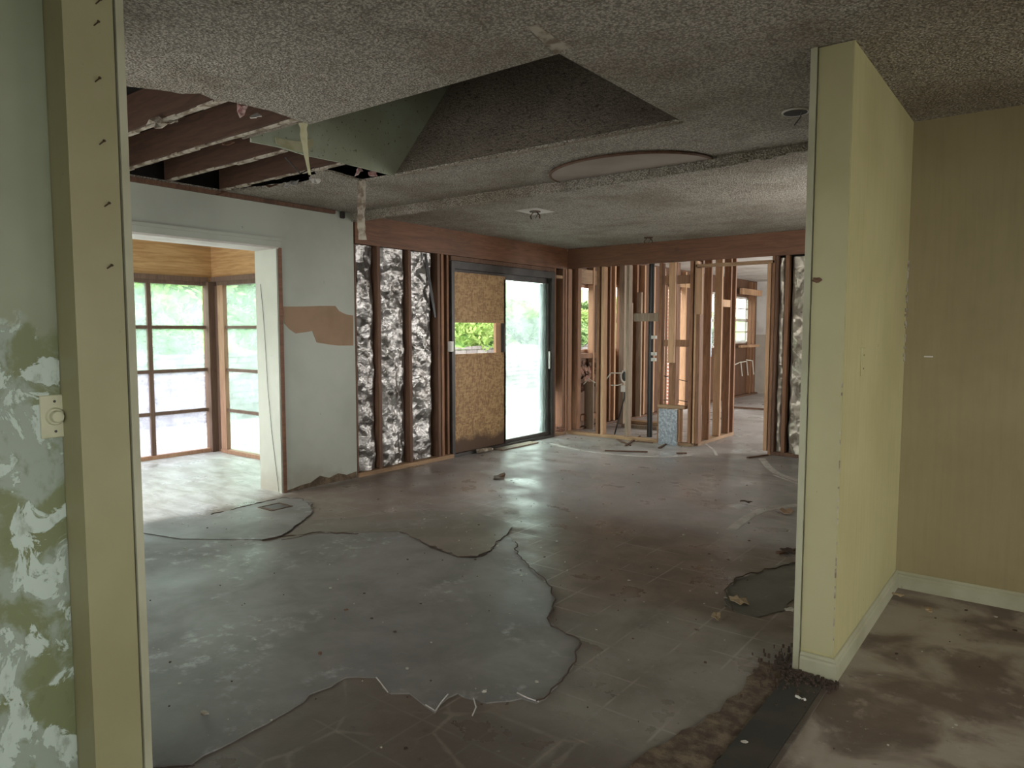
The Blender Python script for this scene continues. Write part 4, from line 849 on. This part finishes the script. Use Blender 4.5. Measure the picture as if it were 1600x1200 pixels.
# scattered grit
for nm, mt, n, seed, lab in (('paint_chips', 'chip', 300, 51, 'pale paint chips and grit scattered over the floor'), ('floor_grit', 'chipd', 260, 77, 'dark crumbs scattered over the floor')):
    bm = bmesh.new(); rnd = random.Random(seed)
    for k in range(n):
        x = rnd.uniform(-5.0, 1.0); y = rnd.uniform(1.2, 7.8)
        if x > -.62 and y > 4.1: continue
        if -.85 < x < -.62: continue
        s = rnd.choice((.003, .003, .004, .005, .009)) * (1 + y * .06); a = rnd.uniform(0, 3)
        vs = [bm.verts.new((x + math.cos(a + q) * s * rnd.uniform(.5, 1), y + math.sin(a + q) * s * rnd.uniform(.5, 1), .011)) for q in (0, 1.2, 2.5, 3.8, 5)]
        f = bm.faces.new(vs); r = bmesh.ops.extrude_face_region(bm, geom=[f]); bmesh.ops.translate(bm, verts=[e for e in r['geom'] if isinstance(e, bmesh.types.BMVert)], vec=(0, 0, .003))
    stuff(obj(nm, bm, mt, keep=True), lab, 'debris')
# individual scraps on the floor
for k, (x, y, s, mat, nm, lab) in enumerate([(320, 1113, .022, 'gyp', 'plaster_chip', 'narrow pale chip on the grey sheet nearest the left jamb'), (757, 1079, .012, 'chip', 'plaster_chip', 'small bright chip near the bottom of the grey sheet'),
    (1155, 936, .07, 'deadleaf', 'paper_scrap', 'tan peeled flake on the greenish remnant by the wall end'), (1235, 951, .03, 'chip', 'paper_scrap', 'pale flat scrap beside the wall end trim'), (1120, 962, .05, 'deadleaf', 'paper_scrap', 'brown crumpled scrap left of the tan flake'),
    (1402, 928, .03, 'deadleaf', 'dead_leaf', 'dry leaf in the corner of the near room floor'), (1452, 951, .035, 'deadleaf', 'dead_leaf', 'dry leaf by the baseboard of the tan wall'), (1247, 1088, .014, 'whitep', 'plaster_chip', 'white crumb on the black threshold, left of the pair'), (1256, 1092, .010, 'whitep', 'plaster_chip', 'white crumb on the black threshold, right of the pair'),
    (1230, 798, .09, 'kraft', 'paper_scrap', 'torn brown paper lying on the nearest tape line'), (1165, 783, .05, 'chipd', 'paper_scrap', 'dark leaf scrap near the middle right floor'), (780, 744, .10, 'rust', 'twig_bundle', 'brown twiggy scrap on the floor before the sliding door'), (1232, 860, .06, 'chipd', 'bark_piece', 'black flat piece at the right edge beside the trim'),
    (540, 952, .012, 'stud_dark', 'plaster_chip', 'small dark chip centre left on the grey sheet'), (500, 1020, .014, 'stud_dark', 'plaster_chip', 'thin dark splinter left of centre on the grey sheet'), (1163, 1158, .012, 'chip', 'plaster_chip', 'pale crumb in the rubble strip near the picture foot')]):
    c = atz(x, y, .02); flake(nm, (c.x, c.y, .016), s, s * .6, (.05, .05, k * 1.3), mat, lab, 100 + k, 'debris')
sticks = [((945, 705), (1012, 707), 'long thin dark lath on the floor before the stud wall'), ((965, 688), (985, 697), 'short splintered stick near the stud wall, leftmost'), ((978, 697), (1000, 682), 'splintered stick crossing another in front of the stud wall'), ((995, 690), (1020, 693), 'thin stick lying just left of the steel panel'),
          ((1030, 701), (1043, 693), 'short dark stick at the foot of the steel panel'), ((1057, 709), (1073, 709), 'short dark lath right of the steel panel'), ((1168, 716), (1200, 712), 'dark twisted debris piece at the far doorway'), ((1215, 866), (1245, 860), 'black stick beside the trim of the wall end')]
for a, b, lab in sticks:
    pa, pb_ = atz(*a, 0), atz(*b, 0); bm = bmesh.new(); d = (pb_ - pa); n = Vector((-d.y, d.x, 0)).normalized() * .014
    vs = [bm.verts.new(q + Vector((0, 0, .002))) for q in (pa - n, pa + n, pb_ + n * .6, pb_ - n * .6)]; f = bm.faces.new(vs)
    r = bmesh.ops.extrude_face_region(bm, geom=[f]); bmesh.ops.translate(bm, verts=[e for e in r['geom'] if isinstance(e, bmesh.types.BMVert)], vec=(0, 0, .012)); tag(obj('wood_splinter', bm, 'stud_dark'), lab, 'stick')

# ---------------------------------------------------------------- outside
struct('ground_outside', boxes((-60, 40, -40, 60, -.30, -.14)), 'gravel')
struct('bounce_slab', boxes((-7.3, -5.45, 4.6, 10.5, -.14, -.06)), 'bounce_slab')  # pale slab added to bounce daylight up onto the far ceiling
# dry stone retaining walls and bank
def stone_wall(x, y0, y1, z0, z1, lab, th=.35):
    bm = bmesh.new(); n = int((y1 - y0) / .25); rnd = random.Random(int(y1 * 10)); prev = None
    for i in range(n + 1):
        y = y0 + (y1 - y0) * i / n; o_ = rnd.uniform(-.04, .04); h = z1 + rnd.uniform(-.03, .03)
        ring = [bm.verts.new(q) for q in ((x + o_, y, z0), (x + o_ * .5, y, h), (x - th, y, h), (x - th, y, z0))]
        if prev:
            for k in range(3): bm.faces.new((prev[k], prev[k + 1], ring[k + 1], ring[k]))
        prev = ring
    return tag(obj('stone_wall', bm, 'stone', keep=True), lab, 'stone wall')
stone_wall(-11.0, -8, 34, -.14, .62, 'low pale dry stone retaining wall seen through the bay windows')
stone_wall(-11.9, -8, 34, .5, .95, 'upper dry stone course set back behind the low garden wall')
bm = bmesh.new(); g = []
for i in range(40):
    row = []
    for j in range(60):
        x = -11.9 - i * .75; y = -14 + j * 1.1; z = .93 + max(0, i) * .18 - .0015 * i * i + .25 * mnoise.noise(Vector((x * .3, y * .3, 0)))
        if i == 0: z = .9
        row.append(bm.verts.new((x, y, z)))
    g.append(row)
for i in range(39):
    for j in range(59): bm.faces.new((g[i][j], g[i + 1][j], g[i + 1][j + 1], g[i][j + 1]))
o = struct('ground_bank', bm, 'bank')
struct('ground_terrace', boxes((-11.9, -11.3, -8, 34, .3, .55)), 'bank')

def leaf_mesh(name, n, rx, rz, size, seed, zc, hollow=.5):
    rnd = random.Random(seed); vs, fs = [], []
    for k in range(n):
        while True:
            d = Vector((rnd.gauss(0, 1), rnd.gauss(0, 1), rnd.gauss(0, 1))).normalized(); r = hollow + (1 - hollow) * rnd.random() ** .6
            r *= .8 + .35 * mnoise.noise(d * 2.2 + Vector((seed, 0, 0)))
            break
        c = Vector((d.x * rx * r, d.y * rx * r, zc + d.z * rz * r))
        u = Vector((rnd.gauss(0, 1), rnd.gauss(0, 1), rnd.gauss(0, 1))).normalized(); w = u.orthogonal().normalized(); s = size * rnd.uniform(.6, 1.3)
        b = len(vs); vs += [c - u * s, c + w * s * .45, c + u * s, c - w * s * .45]; fs.append((b, b + 1, b + 2, b + 3))
    me = bpy.data.meshes.new(name); me.from_pydata([tuple(v) for v in vs], [], fs); me.update(); return me
def trunk_mesh(seed, h, r):
    bm = bmesh.new(); rnd = random.Random(seed); top = Vector((rnd.uniform(-.3, .3), rnd.uniform(-.3, .3), h))
    tube(bm, [(0, 0, -.3), (top.x * .3, top.y * .3, h * .4), top], r, 8, r * .55)
    for k in range(4):
        a = rnd.uniform(0, 6.28); s = Vector((0, 0, h * rnd.uniform(.45, .8))) + top * .3; s.z = h * (.5 + .12 * k)
        tube(bm, [s, s + Vector((math.cos(a) * .8, math.sin(a) * .8, .9)), s + Vector((math.cos(a) * 1.6, math.sin(a) * 1.6, 2.2))], r * .45, 6, r * .15)
    me = bpy.data.meshes.new('trunk'); bmesh.ops.recalc_face_normals(bm, faces=bm.faces[:]); bm.to_mesh(me); bm.free(); me.materials.append(MAT['bark']); return me
crowns = []
for k, mt in enumerate(('leaf_dark', 'leaf_mid', 'leaf_dark')):
    me = leaf_mesh('crown', 5200, 2.6, 2.4, .17, k, 4.6, .35); me.materials.append(MAT[mt]); crowns.append((me, trunk_mesh(k, 4.4, .2)))
bushes = []
for k, mt in enumerate(('leaf_mid', 'leaf_bright', 'leaf_dark')):
    me = leaf_mesh('foliage', 1500, .95, .7, .085, 20 + k, .5, .45); me.materials.append(MAT[mt]); bushes.append(me)
def bank_z(x, y):
    i = (-11.9 - x) / .75
    return -.14 if x > -11 else .55 if x > -11.9 else .93 + max(0, i) * .18 - .0015 * i * i - .1
rnd = random.Random(77)
kinds = ['dark green leafy tree', 'mid green leafy tree', 'tall dark green tree']
tn = 0
tree_at = [(1, -18.5, 5.0, 1.0), (0, -21, 7.6, 1.1), (2, -17.5, 9.8, 1.0), (0, -20, 12.5, 1.15), (1, -24, 10.5, 1.3), (2, -18, 15.5, 1.05), (0, -15.5, 19.0, 1.1), (1, -19.5, 19.5, 1.2), (0, -14.2, 23.5, 1.15), (2, -17, 26.5, 1.3), (0, -23, 15.8, 1.4), (2, -22, 23, 1.4), (1, -12.5, 29, 1.3), (0, -27, 20, 1.5), (0, -9, 33, 1.4), (2, -6, 29, 1.3), (1, -2, 31, 1.4)]
for k, x, y, s in tree_at:
    z = bank_z(x, y)
    lab = ['nearest the left mullion', 'behind the bay panes', 'seen over the bay window bank', 'right of the bay corner post', 'deep behind the bay trees', 'behind the side bay panes', 'seen through the sliding door', 'left in the sliding door glass', 'right in the sliding door glass', 'far back in the sliding door glass', 'farthest back behind the bay bank', 'rear row behind the sliding door', 'seen in the leftmost stud window', 'most distant on the left bank', 'behind the far stud windows', 'behind the small high window', 'behind the far right room window'][tn]
    t = thing('tree', (x, y, z), kinds[k] + ' on the garden bank, ' + lab, 'tree', 'trees on the garden bank')
    t.scale = (s, s, s); t.rotation_euler[2] = rnd.uniform(0, 6)
    for nm, me in (('crown', crowns[k][0]), ('trunk', crowns[k][1])):
        o = bpy.data.objects.new(nm, me); COL.objects.link(o); o.parent = t
    tn += 1
ug = [([], []), ([], []), ([], [])]
for row, xb_ in enumerate((-12.4, -13.6, -15.4)):
    for j in range(19):
        y = 2.0 + j * 1.5 + rnd.uniform(-.4, .4); x = xb_ + rnd.uniform(-.3, .4); k = rnd.choice((0, 0, 1, 2)) if row == 0 else rnd.choice((0, 1, 1, 2))
        sc_ = rnd.uniform(.7, 1.2) * (1 + .15 * row); a = rnd.uniform(0, 6.28); ca, sa = math.cos(a) * sc_, math.sin(a) * sc_; zz_ = bank_z(x, y) - .05; sz = sc_ * rnd.uniform(.6, .95)
        vs, fs = ug[k]; b = len(vs)
        for v in bushes[k].vertices: vs.append((x + v.co.x * ca - v.co.y * sa, y + v.co.x * sa + v.co.y * ca, zz_ + v.co.z * sz))
        for p_ in bushes[k].polygons: fs.append(tuple(b + q for q in p_.vertices))
for k, (nm, lab) in enumerate((('undergrowth', 'mid green undergrowth covering the garden bank'), ('undergrowth', 'bright yellow green undergrowth on the garden bank'), ('undergrowth', 'dark green undergrowth on the garden bank'))):
    me = bpy.data.meshes.new(nm); me.from_pydata(ug[k][0], [], ug[k][1]); me.update(); me.materials.append(bushes[k].materials[0])
    o = bpy.data.objects.new(nm, me); COL.objects.link(o); stuff(o, lab, 'undergrowth')
